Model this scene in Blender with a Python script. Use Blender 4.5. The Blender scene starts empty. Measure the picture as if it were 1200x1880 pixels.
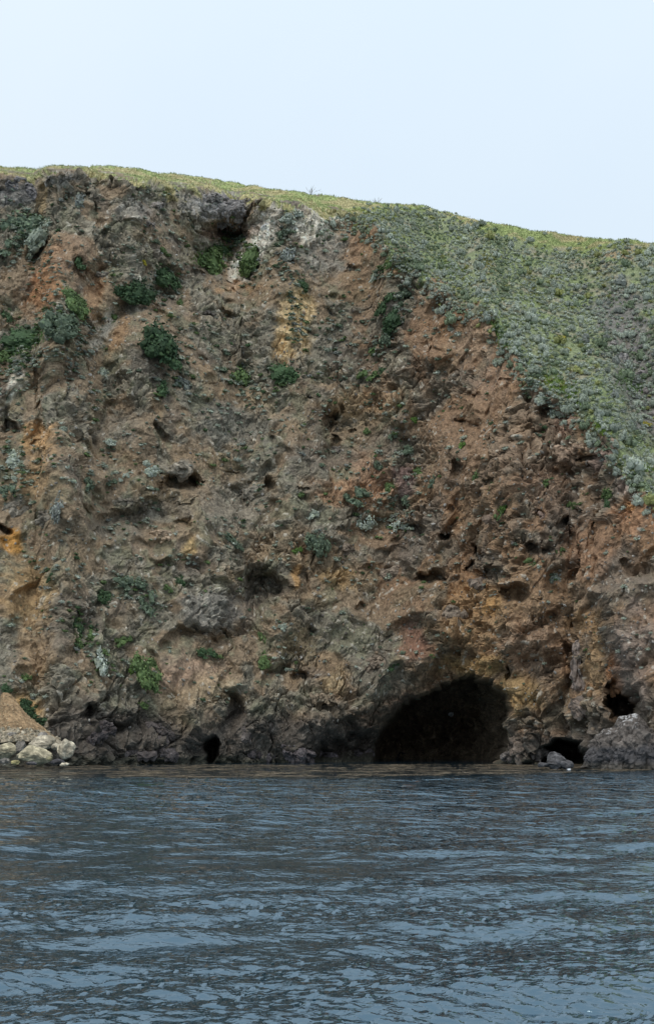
import bpy, bmesh, math, random
import numpy as np
from mathutils import Vector, Matrix

# ------------------------------------------------------------------ camera, sky, sun, exposure
SC = bpy.context.scene
C = SC.collection
F = 2400.0                       # focal length in photo pixels (photo 1200 x 1880)
CX, CY = 600.0, 940.0
CAM_H = 3.0
PITCH = math.atan((1357.0 - CY) / F)
cam = bpy.data.cameras.new('camera')
cam.sensor_fit = 'HORIZONTAL'; cam.sensor_width = 36.0; cam.lens = 36.0 * F / 1200.0
cam.clip_start = 0.5; cam.clip_end = 20000
co = bpy.data.objects.new('camera', cam); C.objects.link(co)
co.location = (0, 0, CAM_H); co.rotation_euler = (math.radians(90) + PITCH, 0, 0)
SC.camera = co

SUN_EL, SUN_AZ = math.radians(58), math.radians(205)      # azimuth from +Y, clockwise: behind the boat, a little left
W = bpy.data.worlds.new('World'); SC.world = W; W.use_nodes = True
nt = W.node_tree; nt.nodes.clear()
wo = nt.nodes.new('ShaderNodeOutputWorld')
sky = nt.nodes.new('ShaderNodeTexSky'); sky.sky_type = 'NISHITA'; sky.sun_disc = False
sky.sun_elevation = SUN_EL; sky.sun_rotation = SUN_AZ; sky.dust_density = 2.0; sky.air_density = 1.0
bg1 = nt.nodes.new('ShaderNodeBackground'); bg1.inputs[1].default_value = 0.10
nt.links.new(sky.outputs[0], bg1.inputs[0])
# the cloud sheet: nearly even, very soft mottling
tcw = nt.nodes.new('ShaderNodeTexCoord')
nzw = nt.nodes.new('ShaderNodeTexNoise'); nzw.inputs['Scale'].default_value = 2.2; nzw.inputs['Detail'].default_value = 4
nt.links.new(tcw.outputs['Generated'], nzw.inputs['Vector'])
rmp = nt.nodes.new('ShaderNodeValToRGB')
rmp.color_ramp.elements[0].position = 0.3; rmp.color_ramp.elements[0].color = (0.73, 0.865, 1.0, 1)
rmp.color_ramp.elements[1].position = 0.7; rmp.color_ramp.elements[1].color = (0.80, 0.91, 1.0, 1)
nt.links.new(nzw.outputs['Fac'], rmp.inputs[0])
bg2 = nt.nodes.new('ShaderNodeBackground'); bg2.inputs[1].default_value = 1.06
nt.links.new(rmp.outputs[0], bg2.inputs[0])
spw = nt.nodes.new('ShaderNodeSeparateXYZ'); nt.links.new(tcw.outputs['Generated'], spw.inputs[0])
mmw = nt.nodes.new('ShaderNodeMapRange'); mmw.inputs[1].default_value = 0.0; mmw.inputs[2].default_value = 1.0
mmw.inputs[3].default_value = 0.93; mmw.inputs[4].default_value = 1.26       # overcast sheet: brighter towards the zenith
nt.links.new(spw.outputs['Z'], mmw.inputs[0]); nt.links.new(mmw.outputs[0], bg2.inputs[1])
mxw = nt.nodes.new('ShaderNodeMixShader'); mxw.inputs[0].default_value = 0.9
nt.links.new(bg1.outputs[0], mxw.inputs[1]); nt.links.new(bg2.outputs[0], mxw.inputs[2])
nt.links.new(mxw.outputs[0], wo.inputs[0])

sl = bpy.data.lights.new('sun', 'SUN'); sl.energy = 1.1; sl.angle = math.radians(25); sl.color = (1.0, 0.93, 0.83)
so = bpy.data.objects.new('sun', sl); C.objects.link(so)
sdir = Vector((math.sin(SUN_AZ) * math.cos(SUN_EL), math.cos(SUN_AZ) * math.cos(SUN_EL), math.sin(SUN_EL)))
so.rotation_euler = sdir.to_track_quat('Z', 'Y').to_euler()

SC.view_settings.view_transform = 'Standard'; SC.view_settings.look = 'None'
SC.view_settings.exposure = 0.0; SC.view_settings.gamma = 1.0
SC.view_settings.use_curve_mapping = False
SC.render.engine = 'CYCLES'
SC.cycles.use_denoising = True; SC.cycles.sample_clamp_indirect = 2.0; SC.cycles.denoiser = 'OPENIMAGEDENOISE'; SC.cycles.denoising_input_passes = 'RGB_ALBEDO_NORMAL'; SC.cycles.denoising_prefilter = 'ACCURATE'
SC.cycles.max_bounces = 6; SC.cycles.diffuse_bounces = 4; SC.cycles.glossy_bounces = 3

# ------------------------------------------------------------------ helpers
RNG = np.random.default_rng(7)
sT, cT = math.sin(PITCH), math.cos(PITCH)

def ray(px, py):
    xc = (np.asarray(px, float) - CX) / F; yc = (CY - np.asarray(py, float)) / F
    dy = cT - yc * sT
    return xc / dy, (sT + yc * cT) / dy            # slopes dx/dy and dz/dy

def point(px, py, Y):
    ax, m = ray(px, py)
    return np.stack([ax * Y, np.broadcast_to(Y, np.shape(ax * Y)) * 1.0, CAM_H + m * Y], -1)

def project(P):
    x, y, z = P[..., 0], P[..., 1], P[..., 2] - CAM_H
    f = y * cT + z * sT; u = -y * sT + z * cT
    return CX + F * x / f, CY - F * u / f

def ss(a, b, x):
    t = np.clip((x - a) / (b - a), 0, 1)
    return t * t * (3 - 2 * t)

def interp(x, pts):
    p = np.array(pts, float)
    return np.interp(x, p[:, 0], p[:, 1])

_perm = np.random.default_rng(3).permutation(256).astype(np.int32)
_perm = np.concatenate([_perm, _perm, _perm])
_g = np.array([[1,1,0],[-1,1,0],[1,-1,0],[-1,-1,0],[1,0,1],[-1,0,1],[1,0,-1],[-1,0,-1],[0,1,1],[0,-1,1],[0,1,-1],[0,-1,-1],[1,1,0],[-1,1,0],[0,-1,1],[0,-1,-1]], np.float32)

def perlin(P, s=1.0, off=0.0):
    sh = P.shape[:-1]
    Q = (P.reshape(-1, 3) / s + off).astype(np.float32)
    out = np.empty(len(Q), np.float32)
    for a in range(0, len(Q), 250000):
        q = Q[a:a + 250000]
        i = np.floor(q).astype(np.int32); f = q - i; i &= 255
        u = f * f * f * (f * (f * 6 - 15) + 10)
        r = np.zeros(len(q), np.float32)
        for dx in (0, 1):
            A = _perm[i[:, 0] + dx]; wx = u[:, 0] if dx else 1 - u[:, 0]
            for dy in (0, 1):
                B = _perm[(A + i[:, 1] + dy) & 255]; wy = u[:, 1] if dy else 1 - u[:, 1]
                for dz in (0, 1):
                    h = _perm[(B + i[:, 2] + dz) & 255] & 15
                    g = _g[h]
                    wz = u[:, 2] if dz else 1 - u[:, 2]
                    d = g[:, 0] * (f[:, 0] - dx) + g[:, 1] * (f[:, 1] - dy) + g[:, 2] * (f[:, 2] - dz)
                    r += wx * wy * wz * d
        out[a:a + 250000] = r
    return out.reshape(sh)

def fbm(P, s, oct=4, off=0.0, gain=0.5):
    r = 0; a = 1.0
    for k in range(oct):
        r = r + a * perlin(P, s / 2 ** k, off + 17.3 * k); a *= gain
    return r

def ridged(P, s, oct=4, off=0.0, gain=0.55):
    r = 0; a = 1.0; tot = 0
    for k in range(oct):
        n = 1 - 2.0 * np.abs(perlin(P, s / 2 ** k, off + 11.7 * k)); r = r + a * n; tot += a; a *= gain
    return r / tot

def worley(P, s, off=0.0, seed=0):
    """F1, F2, id in [0,1)"""
    sh = P.shape[:-1]
    Q = (P.reshape(-1, 3) / s + off).astype(np.float32)
    F1 = np.empty(len(Q), np.float32); F2 = F1.copy(); ID = F1.copy()
    rt = np.random.default_rng(100 + seed).random((768, 4)).astype(np.float32)
    for a in range(0, len(Q), 250000):
        q = Q[a:a + 250000]
        i = np.floor(q - 0.5).astype(np.int32)
        f1 = np.full(len(q), 9, np.float32); f2 = f1.copy(); idd = f1.copy()
        for dx in (0, 1):
            A = _perm[(i[:, 0] + dx) & 255]
            for dy in (0, 1):
                B = _perm[(A + i[:, 1] + dy) & 255]
                for dz in (0, 1):
                    h = _perm[(B + i[:, 2] + dz) & 255]
                    j = rt[h]
                    ex = i[:, 0] + dx + 0.5 + 0.8 * (j[:, 0] - .5) - q[:, 0]
                    ey = i[:, 1] + dy + 0.5 + 0.8 * (j[:, 1] - .5) - q[:, 1]
                    ez = i[:, 2] + dz + 0.5 + 0.8 * (j[:, 2] - .5) - q[:, 2]
                    d = ex * ex + ey * ey + ez * ez
                    n = d < f1
                    f2 = np.where(n, f1, np.minimum(f2, d)); idd = np.where(n, j[:, 3], idd); f1 = np.where(n, d, f1)
        F1[a:a + 250000] = np.sqrt(f1); F2[a:a + 250000] = np.sqrt(f2); ID[a:a + 250000] = idd
    return F1.reshape(sh), F2.reshape(sh), ID.reshape(sh)

def polydist(px, py, poly):
    """signed distance to a closed polygon (negative inside), pixels"""
    p = np.array(poly, float); n = len(p)
    d = np.full(px.shape, 1e9); ins = np.zeros(px.shape, bool)
    for i in range(n):
        a, b = p[i], p[(i + 1) % n]
        d = np.minimum(d, segdist(px, py, a, b))
        c = ((a[1] > py) != (b[1] > py)) & (px < (b[0] - a[0]) * (py - a[1]) / (b[1] - a[1] + 1e-9) + a[0])
        ins ^= c
    return np.where(ins, -d, d)

def segdist(px, py, a, b):
    ex, ey = b[0] - a[0], b[1] - a[1]
    t = np.clip(((px - a[0]) * ex + (py - a[1]) * ey) / (ex * ex + ey * ey), 0, 1)
    return np.hypot(px - a[0] - t * ex, py - a[1] - t * ey)

def linedist(px, py, pts):
    d = np.full(px.shape, 1e9)
    for a, b in zip(pts[:-1], pts[1:]):
        d = np.minimum(d, segdist(px, py, a, b))
    return d

def mesh_from(name, V, faces, col=None, smooth=False):
    """V (n,3); faces (m,k) array with k = 3 or 4"""
    me = bpy.data.meshes.new(name)
    V = np.ascontiguousarray(V, np.float32); faces = np.ascontiguousarray(faces, np.int32)
    k = faces.shape[1]
    me.vertices.add(len(V)); me.vertices.foreach_set('co', V.ravel())
    me.loops.add(faces.size); me.loops.foreach_set('vertex_index', faces.ravel())
    me.polygons.add(len(faces))
    me.polygons.foreach_set('loop_start', np.arange(0, faces.size, k, dtype=np.int32))
    me.polygons.foreach_set('use_smooth', np.full(len(faces), smooth, bool))
    if col is not None:
        at = me.attributes.new('col', 'FLOAT_COLOR', 'POINT')
        c4 = np.ones((len(V), 4), np.float32); c4[:, :3] = col
        at.data.foreach_set('color', c4.ravel())
    me.update(calc_edges=True)
    return me

def link(name, me, mat=None, parent=None, label=None, cat=None, group=None, kind=None, loc=None):
    o = bpy.data.objects.new(name, me); C.objects.link(o)
    if mat is not None and len(me.materials) == 0: me.materials.append(mat)
    if parent is not None: o.parent = parent
    if label: o['label'] = label
    if cat: o['category'] = cat
    if group: o['group'] = group
    if kind: o['kind'] = kind
    if loc is not None: o.location = loc
    return o

# ------------------------------------------------------------------ materials
def newmat(name):
    m = bpy.data.materials.new(name); m.use_nodes = True
    n = m.node_tree.nodes; b = n['Principled BSDF']
    return m, m.node_tree, n, b

def mat_rock(name, rough=0.9, scale=1.0, bump=0.45, contrast=0.42):
    m, t, n, b = newmat(name)
    L = t.links.new
    at = n.new('ShaderNodeAttribute'); at.attribute_name = 'col'
    geo = n.new('ShaderNodeNewGeometry')
    n1 = n.new('ShaderNodeTexNoise'); n1.inputs['Scale'].default_value = 2.2 * scale; n1.inputs['Detail'].default_value = 6; n1.inputs['Roughness'].default_value = 0.7
    v1 = n.new('ShaderNodeTexVoronoi'); v1.inputs['Scale'].default_value = 3.4 * scale
    L(geo.outputs['Position'], n1.inputs['Vector']); L(geo.outputs['Position'], v1.inputs['Vector'])
    mr = n.new('ShaderNodeMapRange'); mr.inputs[1].default_value = 0.3; mr.inputs[2].default_value = 0.7
    mr.inputs[3].default_value = 1 - contrast; mr.inputs[4].default_value = 1 + contrast
    L(n1.outputs['Fac'], mr.inputs[0])
    sep = n.new('ShaderNodeSeparateColor'); L(v1.outputs['Color'], sep.inputs[0])
    mr2 = n.new('ShaderNodeMapRange'); mr2.inputs[3].default_value = 0.78; mr2.inputs[4].default_value = 1.25
    L(sep.outputs[0], mr2.inputs[0])
    mu = n.new('ShaderNodeMath'); mu.operation = 'MULTIPLY'; L(mr.outputs[0], mu.inputs[0]); L(mr2.outputs[0], mu.inputs[1])
    vm = n.new('ShaderNodeVectorMath'); vm.operation = 'SCALE'; L(at.outputs['Color'], vm.inputs[0]); L(mu.outputs[0], vm.inputs['Scale'])
    L(vm.outputs[0], b.inputs['Base Color'])
    n2 = n.new('ShaderNodeTexNoise'); n2.inputs['Scale'].default_value = 4.0 * scale; n2.inputs['Detail'].default_value = 8; n2.inputs['Roughness'].default_value = 0.75
    L(geo.outputs['Position'], n2.inputs['Vector'])
    ad = n.new('ShaderNodeMath'); ad.operation = 'MULTIPLY_ADD'; ad.inputs[1].default_value = 0.5
    L(v1.outputs['Distance'], ad.inputs[0]); L(n2.outputs['Fac'], ad.inputs[2])
    bp = n.new('ShaderNodeBump'); bp.inputs['Strength'].default_value = bump; bp.inputs['Distance'].default_value = 0.25
    L(ad.outputs[0], bp.inputs['Height']); L(bp.outputs[0], b.inputs['Normal'])
    b.inputs['Roughness'].default_value = rough; b.inputs['Specular IOR Level'].default_value = 0.25
    return m

def mat_leaf(name, use_obj):
    m, t, n, b = newmat(name)
    L = t.links.new
    at = n.new('ShaderNodeAttribute'); at.attribute_name = 'col'
    if use_obj:
        oi = n.new('ShaderNodeObjectInfo')
        mx = n.new('ShaderNodeMix'); mx.data_type = 'RGBA'; mx.blend_type = 'MULTIPLY'; mx.inputs[0].default_value = 1.0
        L(at.outputs['Color'], mx.inputs[6]); L(oi.outputs['Color'], mx.inputs[7])
        L(mx.outputs[2], b.inputs['Base Color'])
    else:
        L(at.outputs['Color'], b.inputs['Base Color'])
    b.inputs['Roughness'].default_value = 0.75; b.inputs['Specular IOR Level'].default_value = 0.2
    return m

M_CLIFF = mat_rock('cliff_rock')
M_STONE = mat_rock('stone', bump=0.4, contrast=0.4)
M_LEAF = mat_leaf('leaf_by_object', True)
M_LEAFV = mat_leaf('leaf_by_vertex', False)

def mat_water():
    m, t, n, b = newmat('sea_water')
    L = t.links.new
    geo = n.new('ShaderNodeNewGeometry')
    at = n.new('ShaderNodeAttribute'); at.attribute_name = 'calm'
    fa = n.new('ShaderNodeAttribute'); fa.attribute_name = 'far'
    def wave(scale, rot, sx, detail):
        mp = n.new('ShaderNodeMapping'); mp.inputs['Scale'].default_value = (sx, 1.0, 1.0); mp.inputs['Rotation'].default_value = (0, 0, math.radians(rot))
        L(geo.outputs['Position'], mp.inputs['Vector'])
        q = n.new('ShaderNodeTexNoise'); q.inputs['Scale'].default_value = scale; q.inputs['Detail'].default_value = detail; q.inputs['Roughness'].default_value = 0.5; q.inputs['Distortion'].default_value = 0.3
        L(mp.outputs[0], q.inputs['Vector']); return q.outputs['Fac']
    a = wave(7.0, 10, 0.5, 3); c = wave(1.1, -8, 0.35, 3)
    ma = n.new('ShaderNodeMath'); ma.operation = 'MULTIPLY'; L(c, ma.inputs[0]); L(fa.outputs['Fac'], ma.inputs[1])
    mb = n.new('ShaderNodeMath'); mb.operation = 'MULTIPLY_ADD'; mb.inputs[1].default_value = 0.13; L(a, mb.inputs[0]); L(ma.outputs[0], mb.inputs[2])
    mu = n.new('ShaderNodeMath'); mu.operation = 'MULTIPLY'; L(mb.outputs[0], mu.inputs[0]); L(at.outputs['Fac'], mu.inputs[1])
    bp = n.new('ShaderNodeBump'); bp.inputs['Strength'].default_value = 1.0; bp.inputs['Distance'].default_value = 0.3
    L(mu.outputs[0], bp.inputs['Height']); L(bp.outputs[0], b.inputs['Normal'])
    b.inputs['Base Color'].default_value = (0.005, 0.026, 0.042, 1)
    b.inputs['Roughness'].default_value = 0.03; b.inputs['IOR'].default_value = 2.6; b.inputs['Specular Tint'].default_value = (0.62, 0.85, 1.0, 1)
    return m
M_SEA = mat_water()

# ------------------------------------------------------------------ the cliff and the hill above it: one sheet
PX = np.concatenate([np.linspace(-1500, -120, 60)[:-1], np.linspace(-120, -12, 40)[:-1], np.arange(-12, 1212, 1.75), np.linspace(1213, 1330, 40), np.linspace(1330, 2700, 60)[1:]])
SKYL = [(-1500, 360), (-500, 330), (-100, 306), (0, 303), (65, 312), (95, 306), (180, 305), (280, 313), (400, 330), (520, 350), (650, 367), (780, 379), (820, 388), (850, 398), (950, 415), (1080, 436), (1130, 438), (1200, 446), (1400, 465), (1800, 560), (2700, 700)]
RIM = [(-1500, 380), (-500, 345), (-100, 325), (0, 322), (30, 326), (62, 330), (80, 316), (150, 318), (200, 325), (265, 337), (330, 342), (400, 352), (470, 365), (520, 378), (560, 388), (600, 392), (650, 396), (690, 420), (730, 465), (770, 505), (800, 535), (850, 565), (895, 582), (912, 605), (922, 645), (960, 690), (1000, 712), (1040, 745), (1085, 795), (1130, 835), (1165, 880), (1200, 925), (1260, 985), (1400, 1060), (1800, 1150), (2700, 1200)]
NR = 620
PYB = 1424.0
_l = np.stack([PX, 0 * PX, 0 * PX], -1)
pysky = interp(PX, SKYL) + 2.2 * fbm(_l, 45, 3, 1.1)
pyrim = np.maximum(interp(PX, RIM) + (12 * fbm(_l, 60, 4, 2.2, .6)) * (0.35 + 0.65 * ss(600, 720, PX)), pysky + 6)
vv = np.linspace(0, 1, NR)[:, None]
gx = np.broadcast_to(PX[None, :], (NR, len(PX))).copy()
gy = PYB + (pysky[None, :] - PYB) * vv
ax, m = ray(gx, gy)
hill = gy < pyrim[None, :]

# slope field dy/dz
A2 = np.array([1 / 4.5, 1 / 6.0, 1 / 13.0])
pc = np.stack([gx / 100, gy / 100, 0 * gx], -1)
k = interp(gx, [(0, 0.52), (450, 0.50), (700, 0.42), (900, 0.34), (1200, 0.28)])
k = k + 0.35 * fbm(pc, 1.7, 3, 5.1)
k = k * ss(1420, 1180, gy) ** 0.7 + 0.06
k = k * (1 - 0.6 * ss(560, 470, gx) * ss(90, 60, gy - pyrim[None]))
k = k + (1.0 - k) * ss(105, 70, gx) * ss(1255, 1285, gy) * ss(1400, 1380, gy)
kh = interp(gx, [(0, 1.75), (500, 1.7), (700, 1.45), (1000, 1.3), (1300, 1.2)])
kk = np.where(hill, kh, k)
Y0 = interp(PX, [(-1500, 190), (-300, 152), (0, 146), (120, 150), (200, 156), (420, 166), (700, 172), (850, 170), (950, 160), (1050, 156), (1120, 148), (1250, 140), (1500, 150), (2700, 170)])
Y = np.empty_like(gx); Y[0] = Y0
for r in range(1, NR):
    kr = np.minimum(kk[r], 0.93 / np.maximum(m[r], 0.05))
    Y[r] = Y[r - 1] * (1 - kr * m[r - 1]) / (1 - kr * m[r])
# ease column to column differences
def blur_cols(A, n):
    ker = np.ones(n) / n
    pad = np.pad(A, ((0, 0), (n // 2, n // 2)), mode='edge')
    cs = np.cumsum(np.pad(pad, ((0, 0), (1, 0))), 1)
    return (cs[:, n:] - cs[:, :-n]) / n
Y = blur_cols(Y, 9)

P0 = point(gx, gy, Y)
def grid_normals(P):
    du = np.gradient(P, axis=1); dv = np.gradient(P, axis=0)
    n = np.cross(du, dv); n /= np.linalg.norm(n, axis=-1, keepdims=True) + 1e-9
    return n
NB = grid_normals(P0)
NB = np.where(NB[..., 1:2] > 0, -NB, NB)

# hollows, gullies and buttresses, laid out in metres of depth
wxn = 16 * fbm(P0, 5.0, 3, 1.5); wyn = 16 * fbm(P0, 5.0, 3, 41.5)
wx2 = 5 * fbm(P0, 1.6, 3, 2.5); wy2 = 5 * fbm(P0, 1.6, 3, 61.5)
qx = gx + 0.7 * wxn + wx2; qy = gy + 0.7 * wyn + wy2
dY = np.zeros_like(Y)
HOLES = [  # cx, cy, rx, ry, angle, depth
    (20, 780, 14, 11, 0, 5), (330, 886, 30, 16, 0, 7), (300, 902, 12, 11, 0, 3.5), (255, 945, 88, 32, 18, 6), (332, 955, 12, 13, 0, 3.5),
    (490, 1078, 44, 42, 0, 7.9), (400, 1163, 24, 22, 0, 3.5), (495, 882, 14, 16, 0, 4.5), (608, 775, 13, 20, 0, 4.5), (622, 748, 8, 10, 0, 3), (620, 808, 11, 11, 0, 3.5),
    (655, 790, 8, 9, 0, 2.5), (517, 1222, 22, 9, 30, 3.5), (550, 1232, 15, 10, 0, 4), (575, 1150, 11, 9, 0, 2.5), (560, 1065, 12, 28, 0, 3),
    (840, 860, 19, 18, 0, 5), (852, 772, 14, 8, 0, 3.5), (823, 936, 10, 9, 0, 3.5), (826, 979, 14, 10, 0, 4), (880, 1015, 11, 13, 0, 4), (770, 976, 20, 15, 0, 5),
    (787, 1056, 30, 17, 0, 6), (868, 1046, 15, 13, 0, 4), (908, 1050, 22, 15, 0, 5), (945, 1080, 22, 16, 0, 4.5), (946, 955, 20, 10, 40, 3.5), (985, 945, 13, 9, 0, 3.5),
    (1034, 956, 13, 11, 0, 4), (972, 998, 14, 14, 0, 4), (1000, 1003, 16, 10, 0, 3.5), (1055, 985, 6, 8, 0, 2), (870, 725, 15, 11, 0, 3), (1075, 835, 11, 8, 0, 3),
    (1102, 960, 5, 12, 0, 3), (1156, 1028, 9, 9, 0, 3), (1040, 1196, 9, 26, 0, 4), (763, 1165, 50, 40, 0, 5.0), (840, 1075, 18, 20, 0, 3), (820, 680, 22, 20, 0, 3),
    (938, 1232, 8, 14, 0, 3), (1062, 1132, 10, 9, 0, 3), (600, 1300, 30, 14, -8, 4.5), (430, 1296, 20, 38, 0, 5), (380, 1374, 13, 36, 0, 9), (160, 1302, 20, 14, 0, 4),
    (200, 1336, 34, 12, 25, 3.5), (1150, 1288, 15, 52, 4, 12), (1040, 1381, 50, 28, 0, 18), (1095, 1330, 45, 24, 0, 3.5), (300, 795, 15, 25, 35, 2.5), (410, 425, 60, 14, -5, 3.5),
    (1000, 755, 9, 12, 0, 2.5), (985, 812, 26, 8, 0, 2.5), (700, 520, 18, 10, 20, 2), (650, 488, 16, 10, 0, 2.5), (300, 1035, 22, 14, 25, 3), (8, 970, 22, 10, -35, 4),
    (905, 880, 9, 8, 0, 2), (885, 905, 8, 8, 0, 2), (925, 700, 16, 9, 0, 2.2), (1020, 870, 14, 10, 0, 2.5), (735, 1010, 14, 9, 0, 2), (680, 1040, 13, 9, 0, 2), (625, 960, 12, 7, 0, 2),
    (660, 1110, 14, 10, 20, 2.5), (900, 1150, 26, 10, -20, 3), (845, 1190, 24, 9, 0, 2), (1010, 1130, 12, 10, 0, 2.5), (500, 800, 10, 8, 0, 2), (420, 870, 16, 9, 30, 2), (560, 900, 9, 8, 0, 2),
    (70, 815, 13, 6, 20, 2), (120, 700, 14, 7, 30, 1.5), (560, 730, 12, 7, 0, 2), (800, 640, 12, 9, 0, 2), (940, 640, 10, 6, 0, 1.5), (470, 620, 12, 8, 20, 2), (1130, 1090, 7, 26, -20, 2)]
for cx, cy, rx, ry, an, dp in HOLES:
    sel = np.abs(PX - cx) < (rx + ry) * 2.2 + 40
    X = qx[:, sel] - cx; Yy = qy[:, sel] - cy
    a = math.radians(an); c_, s_ = math.cos(a), math.sin(a)
    ex = (X * c_ - Yy * s_) / rx; ey = (X * s_ + Yy * c_) / ry
    e = np.hypot(ex, ey)
    lo = np.where(ey > 0, 1.35, 1.08)                          # brow above, rubble apron below
    if dp < 8: dp = dp * (0.5 if dp < 4 else 0.72) * (0.75 + 0.5 * ((cx * 7 + cy * 3) % 11) / 10)
    dY[:, sel] += dp * ss(0, 1, (lo - e) / np.where(ey > 0, 1.05, 0.62))
# the big sea cave and its sloping, overhung roof on the left
cave = [(680, 1430), (684, 1372), (700, 1338), (738, 1292), (775, 1268), (815, 1252), (856, 1238), (888, 1230), (914, 1243), (932, 1272), (941, 1315), (937, 1352), (920, 1392), (916, 1430)]
sd = polydist(qx * .22 + gx * .78, qy * .22 + gy * .78, cave)
dY += 4.5 * ss(3, -5, sd) + 19 * ss(0, -13, sd)
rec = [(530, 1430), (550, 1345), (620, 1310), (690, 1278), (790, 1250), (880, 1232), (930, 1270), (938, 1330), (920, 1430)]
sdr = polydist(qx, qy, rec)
n_und = fbm(np.stack([gx / 26, gy / 26, 0 * gx], -1), 1.0, 3, 15.0)
dY += 10.0 * ss(4, -80, sdr + 10 * n_und) * (1 + .5 * n_und)
dY += -4.5 * ss(8, -70, polydist(qx, qy, [(790, 760), (762, 860), (748, 1000), (712, 1130), (650, 1260), (680, 1290), (860, 1225), (940, 1250), (1040, 1200), (1100, 1080), (1120, 960), (1010, 800)]))
dY += 2.0 * np.exp(-(linedist(qx, qy, [(752, 830), (735, 990), (690, 1120)]) / 22) ** 2)
# general undercut of the sea foot
dY += 2.2 * ss(1300, 1385, qy) * ss(130, 220, gx) * (0.6 + 0.8 * fbm(P0, 9, 2, 9.2))
# headland on the right, gullies, spurs
sdb = polydist(.5 * qx + .5 * gx, .5 * qy + .5 * gy, [(1092, 1080), (1108, 1130), (1122, 1190), (1140, 1240), (1163, 1285), (1171, 1340), (1172, 1440), (1700, 1440), (1700, 1050), (1150, 1050)])
dY += -10.0 * ss(4, -22, sdb)
hb = ss(0, -20, sdb)
dY += 2.5 * np.exp(-(linedist(qx, qy, [(745, 480), (735, 560), (700, 660)]) / 26) ** 2)
dY += 2.5 * np.exp(-(linedist(qx, qy, [(530, 400), (520, 470), (545, 560), (535, 650)]) / 30) ** 2)
dY += 4.0 * np.exp(-(linedist(qx, qy, [(105, 350), (85, 450), (70, 560), (20, 660)]) / 45) ** 2)
dY += 4.5 * np.exp(-(linedist(qx, qy, [(470, 400), (370, 500), (240, 560), (130, 680), (10, 760)]) / 30) ** 2)
dY += -2.5 * np.exp(-(linedist(qx, qy, [(800, 640), (880, 760), (890, 900)]) / 32) ** 2)
dY += 3.0 * np.exp(-(linedist(qx, qy, [(755, 790), (760, 900), (700, 960)]) / 24) ** 2)
dY += -3.0 * np.exp(-(((qx - 400) / 70) ** 2 + ((qy - 388) / 34) ** 2) ** 2)
dY += -1.8 * np.exp(-(((qx - 330) / 26) ** 2 + ((qy - 862) / 18) ** 2) ** 2)
dY += -2.2 * np.exp(-(((qx - 390) / 55) ** 2 + ((qy - 1125) / 40) ** 2) ** 2)
dY += -2.0 * np.exp(-(((qx - 1050) / 50) ** 2 + ((qy - 832) / 32) ** 2) ** 2)
shr = .45 * gy
rib = np.stack([(gx + shr + 3 * wxn) / 85, (gy - .4 * gx + 3 * wyn) / 170, 0 * gx], -1)
rb2 = np.stack([(gx + shr + 2 * wxn) / 32, (gy - .4 * gx + 2 * wyn) / 60, 0 * gx], -1)
dY += (1 - ss(0, 12, pyrim[None] - gy)) * ss(1400, 1320, gy) * (3.2 * fbm(rib, 1.0, 2, 6.6) + 0.15 * (0.45 - ridged(rb2, 1.0, 2, 16.6)))
hm = ss(0, 25, pyrim[None] - gy)                                 # hill mask
gul = linedist(gx, gy, [(1052, 448), (1095, 520), (1125, 600), (1170, 700), (1215, 830), (1260, 960)])
dY += hm * 9.0 * np.exp(-(gul / 50) ** 2)
dY += hm * -2.0 * np.exp(-(linedist(gx, gy, [(700, 425), (860, 520), (1000, 640), (1120, 800), (1190, 900)]) / 40) ** 2)
P = point(gx, gy, Y + dY)

# crags: ridges, lumps, blocks and pits
cm = 1 - ss(0, 14, pyrim[None] - gy)                              # 1 on the cliff, 0 on the hill
crag = ss(-0.25, 0.35, fbm(P0, 22, 2, 77.0) + interp(gx, [(0, -.05), (500, -.02), (800, .22), (1200, .25)]) + 0.35 * ss(1230, 1330, gy) + 0.3 * ss(470, 380, gy))
rockm = ss(-.16, .10, fbm(P0, 11, 4, 177.0, .6) + interp(gx, [(0, .0), (500, .0), (800, .10), (1200, .12)]) + .35 * ss(1230, 1330, gy) + .25 * ss(90, 30, gy - pyrim[None]) * ss(600, 480, gx))
crag = 0.3 * crag + 0.7 * rockm * (0.5 + 0.5 * crag)
WP = P0 + 1.2 * np.stack([fbm(P0, 4, 2, 3.3), fbm(P0, 4, 2, 23.3), fbm(P0, 4, 2, 43.3)], -1)
AN = WP.copy(); AN[..., 2] *= 0.6
d = 2.2 * (ridged(AN, 15, 3, 8.0) - 0.45)
f1d, f2d, idd_ = worley(WP, 6.5, 7.7, 6)
d += (0.15 + 0.85 * crag) * (1.5 * (0.5 - f1d) + 0.6 * (idd_ - .5))
d += (0.35 + 0.75 * crag) * (ridged(WP, 4.5, 4, 19.0) - 0.45) * 1.15
f1a, f2a, ida = worley(WP, 2.4, 0.3, 1)
dbig = d.copy()
f1b, f2b, idb = worley(WP, 0.95, 5.3, 2)
f1c, f2c, idc = worley(WP, 0.45, 9.3, 3)
d += (0.2 + 0.9 * crag) * (0.75 * (0.55 - f1a) + 0.35 * (ida - .5))
d += (0.12 + 0.9 * crag) * (0.65 * (0.5 - f1b) + 0.40 * (idb - .5))
d += (.35 + .65 * crag) * (0.20 * (0.5 - f1c) + 0.22 * (idc - .5))
CRK = WP.copy(); CRK[..., 0] -= .6 * CRK[..., 2]
d -= 0.8 * crag * ss(.055, .0, np.abs(perlin(CRK * A2, 1.0, 31.0))) + 0.5 * crag * ss(.06, .0, np.abs(perlin(WP, 3.2, 61.0)))
f1p, _, idp = worley(WP * np.array([1, 1, 1.25]), 3.4, 2.2, 4)
pitm = ss(650, 820, gx) * 0.9 + 0.35
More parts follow.
